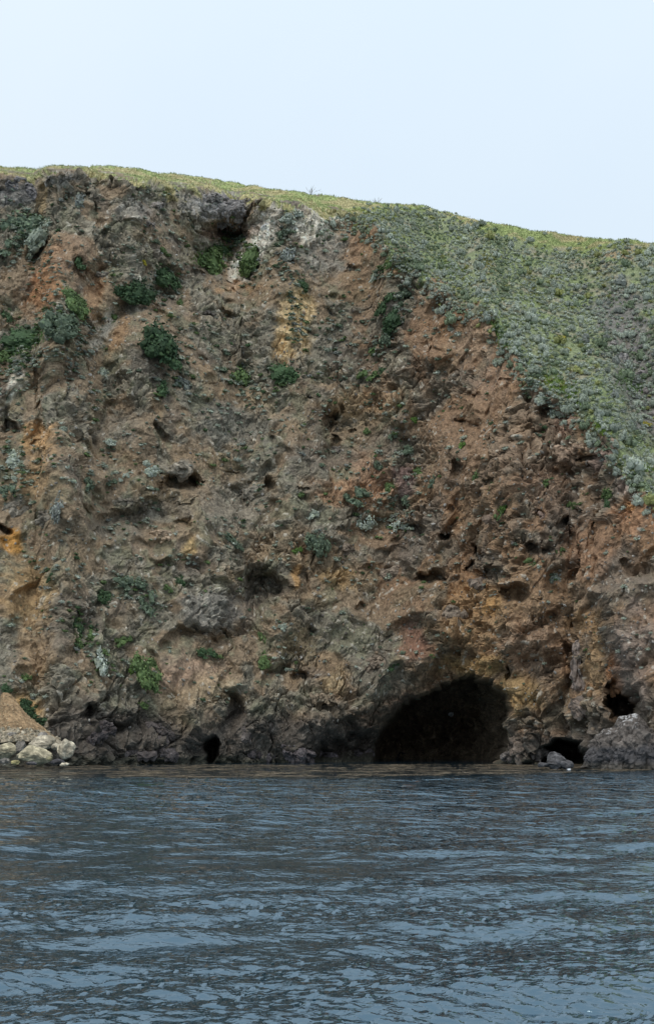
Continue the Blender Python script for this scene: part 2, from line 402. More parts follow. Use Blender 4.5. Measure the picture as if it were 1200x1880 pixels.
pit = ss(0.36, 0.16, f1p) * (idp > 0.45) * pitm * crag
d -= 1.5 * pit
f1q, _, idq = worley(WP, 1.5, 12.2, 5)
d -= 0.8 * ss(0.36, 0.15, f1q) * (idq > 0.5) * np.maximum(pitm, .6) * np.maximum(crag, .35)
d = d * cm + (1 - cm) * (0.5 * fbm(P0, 8, 3, 6.0) + 0.15 * (0.5 - f1b))
d = d * (1 - 0.8 * ss(105, 80, gx) * ss(1262, 1280, gy) * ss(1370, 1345, gy))
d *= ss(0.0, 0.01, vv) * (1 - .5 * hb)
P = P + NB * d[..., None]
P[..., 2] -= 0.42 * cm * np.maximum(dbig + 0.3, 0) * ss(0.0, 0.04, vv) * (1 - .6 * hb)     # lumps sag: brows over hollows

# plateau behind the skyline
top = [P]
base = P[-1]
back = []
for dy_, dz_ in ((1.5, .25), (4, .3), (9, .2), (18, -.5), (40, -3), (90, -14), (200, -60)):
    q = base.copy(); q[:, 1] += dy_; q[:, 0] *= 1 + dy_ / base[:, 1]; q[:, 2] += dz_; back.append(q[None])
PALL = np.concatenate([P] + back, 0)
HR, WC = PALL.shape[:2]
FX, FY = project(P)                                               # where each vertex ends up in the picture

# --- base colours of the rock (the stone itself, plus shade painted under the cave overhang)
npx = FX + 14 * fbm(P0, 3.5, 3, 4.4); npy = FY + 14 * fbm(P0, 3.5, 3, 34.4)
A_ = np.array
n_big = fbm(P0, 17, 3, 2.0); n_mid = fbm(P0, 5, 4, 12.0); n_sm = fbm(P0, 1.5, 3, 22.0)
SK = P0.copy(); SK[..., 0] -= 0.5 * SK[..., 2]; SK[..., 2] *= 0.4
n_str = fbm(SK, 4.0, 3, 52.0)
def mix(a, b, t): return a + (b - a) * np.clip(t, 0, 1)[..., None]
rgt = ss(560, 860, gx + 160 * n_big)
brown = mix(A_([.198, .148, .105]), A_([.200, .125, .080]), rgt)
grey = mix(A_([.180, .160, .130]), A_([.152, .118, .092]), rgt)
col = mix(brown, grey, ss(-0.25, 0.35, 0.5 * n_mid + 0.3 * n_str - 0.10 * rgt + 0.75 * (rockm - .5)))
col = mix(col, A_([.158, .155, .108]), 0.6 * (1 - .7 * rgt) * ss(0.05, 0.5, n_str + 0.6 * n_sm))   # thin green growth
col = mix(col, mix(A_([.215, .150, .095]), A_([.235, .135, .075]), rgt), 0.55 * ss(0.12, 0.5, fbm(P0, 8, 3, 90.0)))
col = mix(col, A_([.130, .108, .092]), 0.6 * ss(0.15, 0.5, fbm(P0, 7, 3, 120.0)))
PATCH = [  # cx, cy, rx, ry, angle, colour, strength
    (544, 585, 34, 70, -8, (.52, .385, .225), 1.0), (520, 640, 22, 36, -10, (.48, .34, .19), .9), (480, 428, 30, 66, -25, (.43, .39, .35), .95), (440, 490, 20, 50, -15, (.43, .385, .345), .95),
    (572, 418, 42, 42, 0, (.40, .37, .33), .85), (625, 400, 40, 16, 0, (.38, .35, .31), .6), (600, 470, 50, 45, 20, (.25, .23, .21), .6), (660, 450, 36, 40, 0, (.29, .18, .11), .7), (730, 500, 22, 22, 0, (.31, .18, .10), .7),
    (85, 520, 35, 70, -15, (.34, .17, .085), .75), (130, 470, 45, 50, 0, (.29, .19, .13), .6), (170, 540, 16, 60, -20, (.33, .19, .11), .6), (215, 620, 16, 45, -15, (.33, .20, .11), .6),
    (75, 365, 12, 40, 0, (.36, .27, .16), .7), (20, 995, 22, 32, 0, (.46, .23, .06), .85), (75, 805, 32, 34, 10, (.42, .24, .11), .75), (65, 870, 20, 60, -10, (.34, .22, .12), .6),
    (345, 1012, 14, 24, 0, (.42, .29, .14), .7), (335, 1235, 70, 36, 5, (.37, .255, .19), .8), (380, 1265, 60, 26, 10, (.36, .27, .18), .6), (50, 1090, 60, 70, 0, (.35, .23, .12), .7), (140, 1040, 40, 80, -10, (.28, .20, .13), .5),
    (38, 1312, 42, 46, 0, (.42, .27, .13), 1.0), (60, 1200, 40, 70, -5, (.33, .22, .13), .6), (640, 745, 60, 36, 0, (.30, .20, .11), .6), (700, 730, 50, 30, 0, (.31, .19, .11), .6), (470, 740, 40, 30, 0, (.31, .22, .14), .5),
    (890, 1110, 90, 50, -15, (.34, .205, .105), .7), (905, 1115, 24, 20, 0, (.46, .26, .10), .7), (860, 1160, 90, 40, 0, (.31, .20, .11), .6), (1000, 1120, 120, 80, 0, (.25, .165, .105), .6), (900, 820, 160, 120, 20, (.225, .15, .10), .5), (760, 1180, 34, 42, 0, (.20, .095, .07), .7), (950, 1270, 56, 50, 0, (.31, .20, .09), .7), (870, 1220, 70, 24, 0, (.33, .21, .09), .6),
    (1090, 1215, 26, 60, 0, (.32, .215, .125), .8), (1125, 1235, 14, 45, 0, (.40, .16, .05), .8), (1075, 1150, 40, 30, 0, (.34, .21, .11), .6), (1165, 945, 45, 36, 10, (.40, .22, .13), .8), (1160, 925, 12, 14, 0, (.48, .26, .12), .8),
    (1160, 1210, 46, 120, -5, (.215, .165, .142), .75), (870, 630, 60, 36, 15, (.31, .215, .15), .75), (920, 690, 60, 30, 30, (.29, .195, .14), .6), (1040, 770, 40, 26, 35, (.29, .19, .145), .7), (1105, 835, 44, 24, 45, (.26, .185, .16), .8), (1150, 890, 30, 18, 45, (.25, .19, .165), .7),
    (640, 905, 80, 34, 0, (.31, .18, .11), .75), (690, 870, 50, 40, 0, (.29, .17, .11), .6), (742, 880, 22, 40, 0, (.18, .125, .12), .8), (620, 1255, 24, 30, 0, (.36, .27, .17), .7), (540, 1180, 40, 40, 0, (.31, .23, .14), .6),
    (390, 1120, 62, 50, 0, (.205, .19, .175), .8), (330, 860, 26, 20, 0, (.21, .195, .175), .8), (230, 960, 80, 34, 15, (.16, .145, .125), .6), (20, 720, 14, 50, -25, (.42, .38, .33), .85), (190, 600, 14, 55, -30, (.36, .33, .29), .75), (260, 530, 22, 40, -45, (.38, .35, .30), .7),
    (345, 470, 24, 20, 0, (.40, .34, .25), .7), (400, 375, 62, 28, 0, (.26, .25, .255), .85), (420, 425, 60, 20, 0, (.20, .13, .10), .8), (30, 350, 40, 26, 0, (.16, .155, .165), .7), (250, 385, 40, 24, 0, (.24, .22, .21), .6), (120, 330, 50, 16, 0, (.27, .255, .24), .6),
    (440, 530, 40, 10, 0, (.36, .21, .11), .6), (200, 790, 60, 40, 0, (.20, .185, .16), .5), (420, 780, 80, 50, 0, (.19, .18, .16), .6), (430, 930, 70, 60, 20, (.21, .195, .17), .6), (560, 1010, 30, 50, 0, (.27, .185, .12), .5), (620, 1060, 40, 26, 0, (.36, .22, .09), .5), (545, 1065, 10, 26, 0, (.42, .24, .10), .7),
    (1000, 900, 60, 60, 0, (.235, .15, .105), .5), (1080, 1010, 60, 60, 0, (.26, .155, .10), .6), (880, 950, 60, 60, 0, (.27, .17, .105), .5), (980, 1180, 70, 60, 0, (.225, .150, .108), .6)]
for cx, cy, rx, ry, an, c3, st in PATCH:
    X = npx - cx; Z = npy - cy; a = math.radians(an); c_, s_ = math.cos(a), math.sin(a)
    e = np.hypot((X * c_ - Z * s_) / rx, (X * s_ + Z * c_) / ry)
    col = mix(col, A_(c3) * (1.28 if min(c3) > .25 else .92), st * ss(1.2, 0.45, e + 0.35 * n_sm))
# stones set in it: each block its own tint
tint = 1 + 0.45 * (idb - .5) * (0.25 + 0.75 * crag) + 0.34 * (idc - .5) + 0.3 * (ida - .5) * crag
col = col * tint[..., None]
pale = (idc > 0.955) & (idb > 0.3)
col = np.where(pale[..., None], mix(col, A_([.40, .37, .33]), np.full_like(tint, .65)), col)
# the dark weathered band of rock along the sea
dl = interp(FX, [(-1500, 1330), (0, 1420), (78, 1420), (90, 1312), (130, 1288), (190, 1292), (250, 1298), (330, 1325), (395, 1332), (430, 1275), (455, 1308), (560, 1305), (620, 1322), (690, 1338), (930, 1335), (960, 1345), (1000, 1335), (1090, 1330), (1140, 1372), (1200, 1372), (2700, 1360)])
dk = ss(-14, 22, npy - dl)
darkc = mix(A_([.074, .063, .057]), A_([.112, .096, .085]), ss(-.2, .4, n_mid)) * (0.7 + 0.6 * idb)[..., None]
col = mix(col, darkc * A_([1.35, 1.15, .98]), 0.9 * ss(4, -30, sdr + 34 * n_mid + 14 * n_sm) * ss(870, 760, gx))  # overhang shade left of the cave, painted in with the dark rock tone
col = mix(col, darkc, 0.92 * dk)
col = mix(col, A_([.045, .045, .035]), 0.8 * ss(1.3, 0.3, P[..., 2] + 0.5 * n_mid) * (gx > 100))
# inner walls of the caves: same dark stone
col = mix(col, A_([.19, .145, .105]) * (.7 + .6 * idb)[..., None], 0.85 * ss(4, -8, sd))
# hill ground: earth, low herbs
hcol = mix(A_([.19, .215, .125]), A_([.255, .235, .175]), ss(-.1, .45, n_mid + .3 * n_sm))
hcol = mix(hcol, A_([.19, .225, .11]), ss(0.0, .35, fbm(P0, 6, 3, 71.0)))
gstrip = interp(PX, [(-1500, 60), (0, 60), (560, 60), (640, 30), (700, 12), (800, 6), (850, 16), (930, 24), (1040, 32), (1080, 26), (1130, 10), (1200, 8), (2700, 10)])[None, :]
gm = ss(6, -6, (gy - pysky[None]) - gstrip + 8 * n_mid)
hcol = mix(hcol, mix(A_([.27, .315, .13]), A_([.35, .31, .17]), ss(0.1, .5, n_mid + .25)), gm)
hcol = mix(hcol, A_([.17, .155, .16]), 0.9 * ss(60, 25, linedist(FX, FY, [(1140, 560), (1165, 650), (1200, 760)]) + 30 * n_mid))
hcol = mix(hcol, A_([.30, .21, .14]), 0.8 * ss(1.2, .6, np.hypot((npx - 1140) / 28, (npy - 463) / 10)))
hmask = ss(-4, 6, pyrim[None] - gy + 10 * n_sm + 42 * n_mid)
col = mix(col, hcol * (0.85 + 0.3 * idc)[..., None], hmask)
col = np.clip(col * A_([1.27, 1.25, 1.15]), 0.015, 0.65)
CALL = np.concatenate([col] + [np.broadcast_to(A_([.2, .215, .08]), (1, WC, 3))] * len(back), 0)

ii = np.arange(HR * WC).reshape(HR, WC)
quads = np.stack([ii[:-1, :-1], ii[:-1, 1:], ii[1:, 1:], ii[1:, :-1]], -1).reshape(-1, 4)
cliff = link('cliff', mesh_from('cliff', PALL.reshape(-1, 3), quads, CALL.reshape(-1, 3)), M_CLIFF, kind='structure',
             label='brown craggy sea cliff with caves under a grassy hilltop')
NF = grid_normals(P); NF = np.where(NF[..., 1:2] > 0, -NF, NF)

_r0 = np.arange(NR)
def surf(px, py):
    """final surface point seen at photo pixel (px, py), and the smooth base normal"""
    c = int(np.clip(np.searchsorted(PX, px), 1, len(PX) - 2))
    r = int(np.clip((PYB - py) / (PYB - pysky[c]) * (NR - 1), 0, NR - 1))
    a, b = max(0, c - 26), min(len(PX), c + 26); e, f = max(0, r - 40), min(NR, r + 40)
    dd = (FX[e:f, a:b] - px) ** 2 + (FY[e:f, a:b] - py) ** 2 + 0.02 * (P[e:f, a:b, 1] - Y[r, c]) ** 2
    q = np.unravel_index(np.argmin(dd), dd.shape)
    i, j = e + q[0], a + q[1]
    return P[i, j], NB[i, j]

# ------------------------------------------------------------------ the sea
def ocean_tile(L, N, seed, kp, kmax, rms, wdir, pw=4.0):
    rg = np.random.default_rng(seed)
    kx = 2 * np.pi * np.fft.fftfreq(N, L / N); KX, KY = np.meshgrid(kx, kx)
    K = np.hypot(KX, KY); K[0, 0] = 1e-6
    cs = (KX * wdir[0] + KY * wdir[1]) / K
    S = np.exp(-(kp / K) ** 2) / K ** pw * (0.05 + np.abs(cs) ** 5) * np.exp(-(K / kmax) ** 4)
    S[0, 0] = 0
    H = (rg.normal(size=K.shape) + 1j * rg.normal(size=K.shape)) * np.sqrt(S)
    sx = np.real(np.fft.ifft2(1j * KX * H)); sy = np.real(np.fft.ifft2(1j * KY * H))
    g = rms / math.sqrt((sx ** 2 + sy ** 2).mean())
    h = np.real(np.fft.ifft2(H)) * g
    dx = np.real(np.fft.ifft2(-1j * KX / K * H)) * g; dy = np.real(np.fft.ifft2(-1j * KY / K * H)) * g
    return np.stack([dx, dy, h], -1).astype(np.float32)

def sample_tile(T, L, x, y):
    N = T.shape[0]
    u = (x / L * N) % N; v = (y / L * N) % N
    i = np.floor(u).astype(int); j = np.floor(v).astype(int); fu = (u - i)[..., None]; fv = (v - j)[..., None]
    i1 = (i + 1) % N; j1 = (j + 1) % N; i %= N; j %= N
    return (T[j, i] * (1 - fu) + T[j, i1] * fu) * (1 - fv) + (T[j1, i] * (1 - fu) + T[j1, i1] * fu) * fv

wd = np.array([0.30, -0.95]); wd /= np.hypot(*wd)
wd2 = np.array([-0.35, -0.93]); wd2 /= np.hypot(*wd2)
T1 = ocean_tile(61.0, 1024, 11, 2 * np.pi / 6.0, 2 * np.pi / 0.7, 0.13, wd)
T2 = ocean_tile(17.3, 1024, 12, 2 * np.pi / 0.42, 2 * np.pi / 0.07, 0.39, wd2, 3.4)
NRW, NCW = 790, 450
t_ = np.linspace(0, 1, NRW)
d0, d1 = 5.5, 230.0
dist = 1.0 / (1 / math.sqrt(d0) + (1 / math.sqrt(d1) - 1 / math.sqrt(d0)) * t_) ** 2
u_ = np.linspace(-0.34, 0.34, 380)
e_ = np.linspace(0, 1, 36)[1:] ** 1.8
inn = u_[None, :] * (dist[:, None] + 4); far_ = 140.0
sx_ = np.concatenate([(inn[:, :1] + (-far_ - inn[:, :1]) * e_[None])[:, ::-1], inn, inn[:, -1:] + (far_ - inn[:, -1:]) * e_[None]], 1)
fade = ss(far_, far_ - 25, np.abs(sx_)) * ss(d0, d0 + 1.5, dist)[:, None]
sy_ = np.broadcast_to(dist[:, None], sx_.shape)
W1 = sample_tile(T1, 61.0, sx_, sy_); W2 = sample_tile(T2, 17.3, sx_ + 3.1, sy_ * 0.97 + 0.12 * sx_)
pw = np.stack([sx_, sy_, 0 * sx_], -1)
gust = np.clip(0.95 + 0.9 * fbm(pw * np.array([.5, 1, 1]), 9.0, 3, 3.0), 0.4, 1.4)
shore = interp(sx_ / sy_ * F + CX, [(-300, 108), (0, 103), (400, 106), (620, 104), (900, 112), (1000, 118), (1200, 126), (1500, 126)])
calm = 1 - 0.86 * ss(-9, 7, sy_ - shore + 3 * fbm(pw * np.array([.3, 1, 1]), 8, 2, 8.0))
WV = (W1 * 0.95 + W2 * gust[..., None] * np.array([.5, .5, 1])) * (calm * fade)[..., None]
SV = np.stack([sx_ + 0.8 * WV[..., 0], sy_ + 0.8 * WV[..., 1], WV[..., 2]], -1)
jj = np.arange(NRW * NCW).reshape(NRW, NCW)
sq = np.stack([jj[:-1, :-1], jj[:-1, 1:], jj[1:, 1:], jj[1:, :-1]], -1).reshape(-1, 4)
OUT = np.array([[x, y, 0] for y in (-6000, d0, d1, 6000) for x in (-6000, -140, 140, 6000)], float)
nv = NRW * NCW
me = mesh_from('sea', np.concatenate([SV.reshape(-1, 3), OUT]), np.concatenate([sq, [[nv + 4 * r + c, nv + 4 * r + c + 1, nv + 4 * r + c + 5, nv + 4 * r + c + 4] for r in range(3) for c in range(3) if (r, c) != (1, 1)]]), smooth=True)
at = me.attributes.new('calm', 'FLOAT', 'POINT')
at.data.foreach_set('value', np.concatenate([(calm * (0.55 + 0.45 * gust)).ravel(), np.ones(16)]).astype(np.float32))
at = me.attributes.new('far', 'FLOAT', 'POINT')
at.data.foreach_set('value', np.concatenate([(0.06 + 1.6 * ss(20, 70, sy_)).ravel(), np.ones(16)]).astype(np.float32))
link('sea', me, M_SEA, kind='structure', label='dark blue rippled sea water below the cliff')


# ------------------------------------------------------------------ rocks
_ico = {}
def ico(sub):
    if sub not in _ico:
        bm = bmesh.new(); bmesh.ops.create_icosphere(bm, subdivisions=sub, radius=1.0)
        _ico[sub] = (np.array([v.co[:] for v in bm.verts]), np.array([[v.index for v in f.verts] for f in bm.faces]))
        bm.free()
    return _ico[sub]

def rock_arrays(seed, sub=3, cuts=11, rough=0.10):
    rg = np.random.default_rng(seed)
    V, T = ico(sub); V = V.copy()
    for _ in range(cuts):
        n = rg.normal(size=3); n /= np.linalg.norm(n); dd = rg.uniform(0.55, 0.92)
        ov = np.maximum(V @ n - dd, 0); V -= ov[:, None] * n * 0.93
    nn = V / (np.linalg.norm(V, axis=1, keepdims=True) + 1e-9)
    o = seed * 3.17
    V = V + nn * (rough * 1.6 * fbm(V, 0.9, 3, o) + rough * 0.6 * ridged(V, 0.35, 2, o + 5))[:, None]
    V /= np.abs(V).max(0)
    return V, T

def rock_mesh(seed, colour, sub=3, cuts=11, rough=0.10, var=0.25):
    V, T = rock_arrays(seed, sub, cuts, rough)
    c = A_(colour) * (1 + var * 2 * fbm(V, 0.5, 3, seed * 1.3))[:, None]
    return V, T, np.clip(c, .02, .75)

def craggify(V, T, c, amp):
    n = np.zeros_like(V); fn = np.cross(V[T[:, 1]] - V[T[:, 0]], V[T[:, 2]] - V[T[:, 0]])
    for q in range(3): np.add.at(n, T[:, q], fn)
    n /= np.linalg.norm(n, axis=1, keepdims=True) + 1e-9
    f1, _, i1 = worley(V, 1.1, 3.3, 7); f2, _, i2 = worley(V, .5, 6.1, 8)
    dd = 1.3 * (.5 - f1) + .6 * (i1 - .5) + .5 * (.5 - f2) + .4 * (i2 - .5) + .9 * (ridged(V, 2.2, 3, 4.0) - .4)
    V = V + n * (amp * dd)[:, None]; V[:, 2] -= .4 * amp * np.maximum(dd, 0)
    return V, c * (1 + .4 * (i1 - .5) + .45 * (i2 - .5))[:, None]

def place_rock(name, px, py, w, h, seed, colour, dz=0.0, dY=0.0, Yd=None, sub=3, depth=None, rot=0.0, rough=0.10, cuts=11, crag_amp=0.0, **kw):
    """(px, py) = middle of the rock in the photo; w, h in photo pixels"""
    if Yd is None: p, _ = surf(px, py); Yd = p[1]
    Yd += dY
    s = Yd / F
    V, T, c = rock_mesh(seed, colour, sub, cuts, rough)
    a = math.radians(rot); V = V * np.array([w * s / 2, (depth or w) * s / 2, h * s / 2])
    V = np.stack([V[:, 0] * math.cos(a) - V[:, 2] * math.sin(a), V[:, 1], V[:, 0] * math.sin(a) + V[:, 2] * math.cos(a)], -1)
    pw_ = point(px, py, Yd)
    if crag_amp: V, c = craggify(V + pw_, T, c, crag_amp); V = V - pw_
    me = mesh_from(name, V, T, np.clip(c, .02, .75))
    return link(name, me, M_STONE, loc=tuple(pw_), **kw)

TAN = (.45, .385, .26); PALE = (.50, .43, .32); DRK = (.085, .078, .080); GRY = (.24, .215, .185)
BG = 'boulders on the shore below the talus'
for a in [  # shore boulders: px, py, w, h, Y, colour, label
    (6, 1378, 56, 36, 139, TAN, 'rounded tan boulder cut by the picture edge beside the sandy talus'),
    (63, 1386, 66, 34, 137, TAN, 'largest low tan boulder at the water edge below the sandy talus'),
    (76, 1364, 50, 30, 142, PALE, 'pale grey boulder behind the largest tan boulder'),
    (121, 1374, 35, 37, 138, PALE, 'pointed pale boulder standing at the end of the boulder row'),
    (40, 1372, 24, 26, 141, GRY, 'grey middle-sized rock wedged between two tan boulders'),
    (27, 1400, 18, 9, 135, (.36, .31, .15), 'small yellowish rock at the water line'),
    (90, 1394, 13, 9, 135, (.34, .30, .18), 'small olive rock touching the right end of the largest tan boulder'),
    (119, 1403, 16, 6, 134, PALE, 'small pale rock awash below the pointed boulder'),
    (9, 1397, 20, 12, 135, GRY, 'small grey rock under the boulder at the picture edge'),
    (78, 1350, 18, 12, 145, GRY, 'grey rock on top of the boulders at the talus foot'),
    (91, 1354, 12, 9, 144, PALE, 'small white rock at the talus foot near the dark outcrop'),
    (22, 1350, 20, 11, 145, GRY, 'flat grey rock at the talus foot behind the edge boulder'),
    (42, 1347, 15, 10, 146, PALE, 'small pale rock at the talus foot in the middle of the row'),
    (103, 1372, 16, 14, 141, PALE, 'pale rock squeezed beside the pointed boulder'),
    (58, 1402, 20, 6, 134, DRK, 'dark wet rock awash in front of the largest tan boulder'),
    (105, 1398, 26, 9, 135, DRK, 'dark flat rock awash between the tan boulders and the pointed boulder')]:
    px, py, w, h, Yd, c3, lb = a
    place_rock('boulder', px, py, w, h, int(px * 7 + py), c3, Yd=Yd, label=lb, cat='boulder', group=BG, rough=0.12, sub=4, crag_amp=.10)

# sea stack with white droppings, one body of three lumps
def joined(parts):
    Vs, Ts, Cs, n = [], [], [], 0
    for V, T, c in parts:
        Vs.append(V); Ts.append(T + n); Cs.append(c); n += len(V)
    return np.concatenate(Vs), np.concatenate(Ts), np.concatenate(Cs)
YS = 135.0
bpx = np.linspace(1071, 1290, 190); ph = np.linspace(-.12, math.pi, 110)
tp = interp(bpx, [(1071, 1409), (1076, 1392), (1084, 1372), (1096, 1352), (1108, 1343), (1126, 1337), (1132, 1326), (1140, 1318), (1164, 1314), (1169, 1320), (1178, 1336), (1200, 1346), (1260, 1352), (1290, 1405)])
BX, PH = np.meshgrid(bpx, ph)
Hh = point(bpx, tp, YS)[:, 2]; Dd = np.interp(bpx, [1071, 1090, 1130, 1150, 1290], [.5, 3.0, 4.0, 4.5, 6.0])
V = np.stack([(BX - CX) / F * YS, YS + 1.0 - Dd[None] * np.cos(PH), np.maximum(Hh, .15)[None] * np.sign(np.sin(PH)) * np.abs(np.sin(PH)) ** .75], -1)
V = V.reshape(-1, 3)
jx = np.arange(len(V)).reshape(PH.shape)
Tq = np.stack([jx[:-1, :-1], jx[:-1, 1:], jx[1:, 1:], jx[1:, :-1]], -1).reshape(-1, 4)
T = np.concatenate([Tq[:, [0, 1, 2]], Tq[:, [0, 2, 3]]])
c = np.broadcast_to(A_([.125, .106, .092]), V.shape) * (1 + .5 * fbm(V, 1.2, 3, 2.0))[:, None]
V, c = craggify(V, T, c, .62)
qpx, qpy = project(V)
stv = V.copy(); stv[:, 2] *= 0.12
n_s = fbm(stv, 0.35, 2, 4.0)
streak = ss(1345, 1322, qpy) * ss(1174, 1168, qpx) * ss(1128, 1134, qpx) * ss(.0, .25, n_s + 0.55 * ss(1328, 1316, qpy)) + 0.8 * ss(1356, 1342, qpy) * ss(1134, 1128, qpx) * ss(.12, .3, n_s)
c = mix(c, A_([.60, .58, .56]), .9 * streak * ss(-.1, .2, fbm(V, .3, 2, 9.9)))
c = mix(c, A_([.075, .072, .075]), 0.85 * ss(1362, 1380, qpy + 8 * fbm(V, 1.5, 2, 8.8)) )
c = mix(c, A_([.11, .095, .075]), 0.7 * ss(.9, .3, V[:, 2]))
link('sea_rock', mesh_from('sea_rock', V, T, np.clip(c, .02, .75)), M_STONE, label='dark sea rock with white bird droppings on its top beside the small cave', cat='rock')
# the fan of sandy talus at the left foot of the cliff
ta = np.linspace(0, 1, 60); tb = np.linspace(-1, 1, 70); TA, TB = np.meshgrid(ta, tb, indexing='ij')
ap, bs = point(10, 1272, 150.0), point(18, 1362, 144.0)
hw = 0.8 + 4.0 * TA ** 1.4
V = np.stack([ap[0] + (bs[0] - ap[0]) * TA + hw * TB + .8 * TA, ap[1] + (bs[1] - ap[1]) * TA + 2.2 * TB ** 2 * (.4 + TA) + 1.4 * TA * (TB > 0) * TB, ap[2] + (bs[2] - ap[2]) * TA ** .92 - .5 * TB ** 2], -1)
V += (0.25 * fbm(V, 2.0, 3, 3.0) + .10 * fbm(V, .5, 2, 7.0))[..., None] * np.array([0, -.8, .6])
jx = np.arange(V[..., 0].size).reshape(TA.shape)
Tq = np.stack([jx[:-1, :-1], jx[:-1, 1:], jx[1:, 1:], jx[1:, :-1]], -1).reshape(-1, 4)
cc_ = A_([.34, .225, .125]) * (1 + .35 * fbm(V, 1.6, 3, 5.0) + .25 * fbm(V, .4, 2, 6.0))[..., None]
cc_ = mix(cc_, A_([.36, .30, .215]), ss(.68, .9, TA + .25 * fbm(V, 1.5, 2, 9.0)))
talus = link('talus', mesh_from('talus', V.reshape(-1, 3), Tq, np.clip(cc_.reshape(-1, 3), .03, .65)), M_STONE, kind='structure', label='sandy orange talus fan at the foot of the cliff')
TALV = V
parts = []
for px, py, w, h, sd_ in [(1019, 1396, 34, 30, 61), (1034, 1403, 34, 16, 62), (1008, 1404, 40, 8, 63)]:
    V, T, c = rock_mesh(sd_, (.13, .122, .122), 4, 12, .12)
    V = V * np.array([w, w, h]) * 132 / F / 2 + point(px, py, 132)
    V, c = craggify(V, T, c * .8, .28)
    parts.append((V, T, c))
V, T, c = joined(parts)
link('pyramid_rock', mesh_from('pyramid_rock', V, T, c), M_STONE, label='small grey pyramid-shaped rock in front of the small cave mouth', cat='rock')

# outcrops that stand proud of the cliff: parts of it
OC = [(405, 385, 120, 60, (.25, .24, .245)), (375, 368, 60, 36, (.27, .26, .26)), (445, 380, 60, 40, (.21, .195, .19)), (20, 345, 70, 34, (.17, .165, .172)), (50, 352, 36, 30, (.16, .155, .165)),
      (330, 862, 50, 34, (.215, .195, .165)), (375, 577, 60, 16, (.18, .165, .155)), (742, 880, 38, 56, (.19, .135, .122)), (1060, 1235, 26, 116, (.225, .19, .175)), (1066, 1300, 46, 40, (.21, .175, .155)),
      (1085, 1268, 22, 30, (.28, .18, .105)), (1130, 1262, 22, 30, (.33, .20, .12)), (1035, 838, 50, 40, (.25, .185, .14)), (1065, 825, 40, 30, (.27, .2, .15)), (290, 380, 34, 22, (.24, .225, .215)),
      (270, 415, 40, 18, (.20, .185, .175)), (190, 505, 30, 16, (.21, .19, .165)), (110, 330, 60, 18, (.27, .255, .24)), (250, 1310, 90, 46, (.10, .088, .088)), (180, 1345, 70, 50, (.085, .075, .078)), (285, 1350, 70, 50, (.09, .08, .08)),
      (230, 1385, 120, 26, (.09, .08, .082)), (140, 1330, 50, 40, (.09, .08, .08)), (300, 1385, 60, 26, (.08, .072, .075)), (470, 1385, 70, 26, (.09, .08, .086)), (540, 1380, 80, 36, (.092, .083, .09)), (600, 1388, 60, 24, (.095, .085, .095)), (655, 1388, 60, 26, (.1, .09, .1)),
      (730, 1392, 40, 14, (.075, .07, .075)), (955, 1375, 44, 46, (.17, .14, .12)), (940, 1390, 40, 22, (.12, .108, .105)), (985, 1385, 40, 28, (.1, .09, .088)), (500, 1330, 60, 34, (.13, .115, .105)), (450, 1350, 40, 40, (.11, .098, .095)),
      (580, 1285, 60, 26, (.2, .165, .125)), (885, 1075, 50, 40, (.2, .165, .14)), (1000, 950, 30, 22, (.19, .14, .12)), (905, 955, 30, 22, (.2, .15, .12)), (460, 905, 50, 34, (.195, .18, .155)), (90, 955, 50, 40, (.2, .185, .16)), (25, 940, 50, 46, (.2, .185, .16)),
      (1150, 618, 26, 20, (.27, .255, .265)), (1166, 648, 34, 24, (.25, .235, .245)), (1140, 656, 26, 18, (.26, .25, .255)), (1178, 688, 30, 22, (.24, .225, .235)), (1192, 722, 28, 22, (.23, .21, .215)), (1160, 588, 22, 14, (.28, .27, .275)), (1124, 632, 20, 14, (.27, .26, .26)), (1196, 768, 24, 22, (.22, .2, .2)), (1184, 640, 26, 18, (.25, .24, .245)),
      (230, 920, 90, 24, (.19, .175, .15)), (300, 985, 60, 20, (.28, .22, .165)), (620, 830, 40, 24, (.185, .17, .155)), (640, 1010, 40, 26, (.2, .165, .135)), (710, 1060, 60, 36, (.2, .165, .135)), (700, 1220, 70, 40, (.19, .155, .125)), (960, 1160, 40, 60, (.21, .175, .15)), (1010, 1270, 40, 60, (.24, .175, .12)), (830, 1130, 50, 40, (.21, .175, .145))]
for q, (px, py, w, h, c3) in enumerate(OC):
    place_rock('rock_outcrop', px, py, w, h, 300 + q, tuple(1.05 * v * k_ for v, k_ in zip(c3, (1.04, .98, .90))), dY=w * 0.022, sub=5 if w > 55 else 4, crag_amp=.55, depth=w * .8, rot=(q * 37 % 40) - 20 if h < 2 * w and w < 100 else 0, rough=0.22, cuts=14, parent=cliff)
place_rock('pale_ledge', 828, 1312, 12, 9, 399, (.6, .6, .6), dY=-.3, parent=cliff)

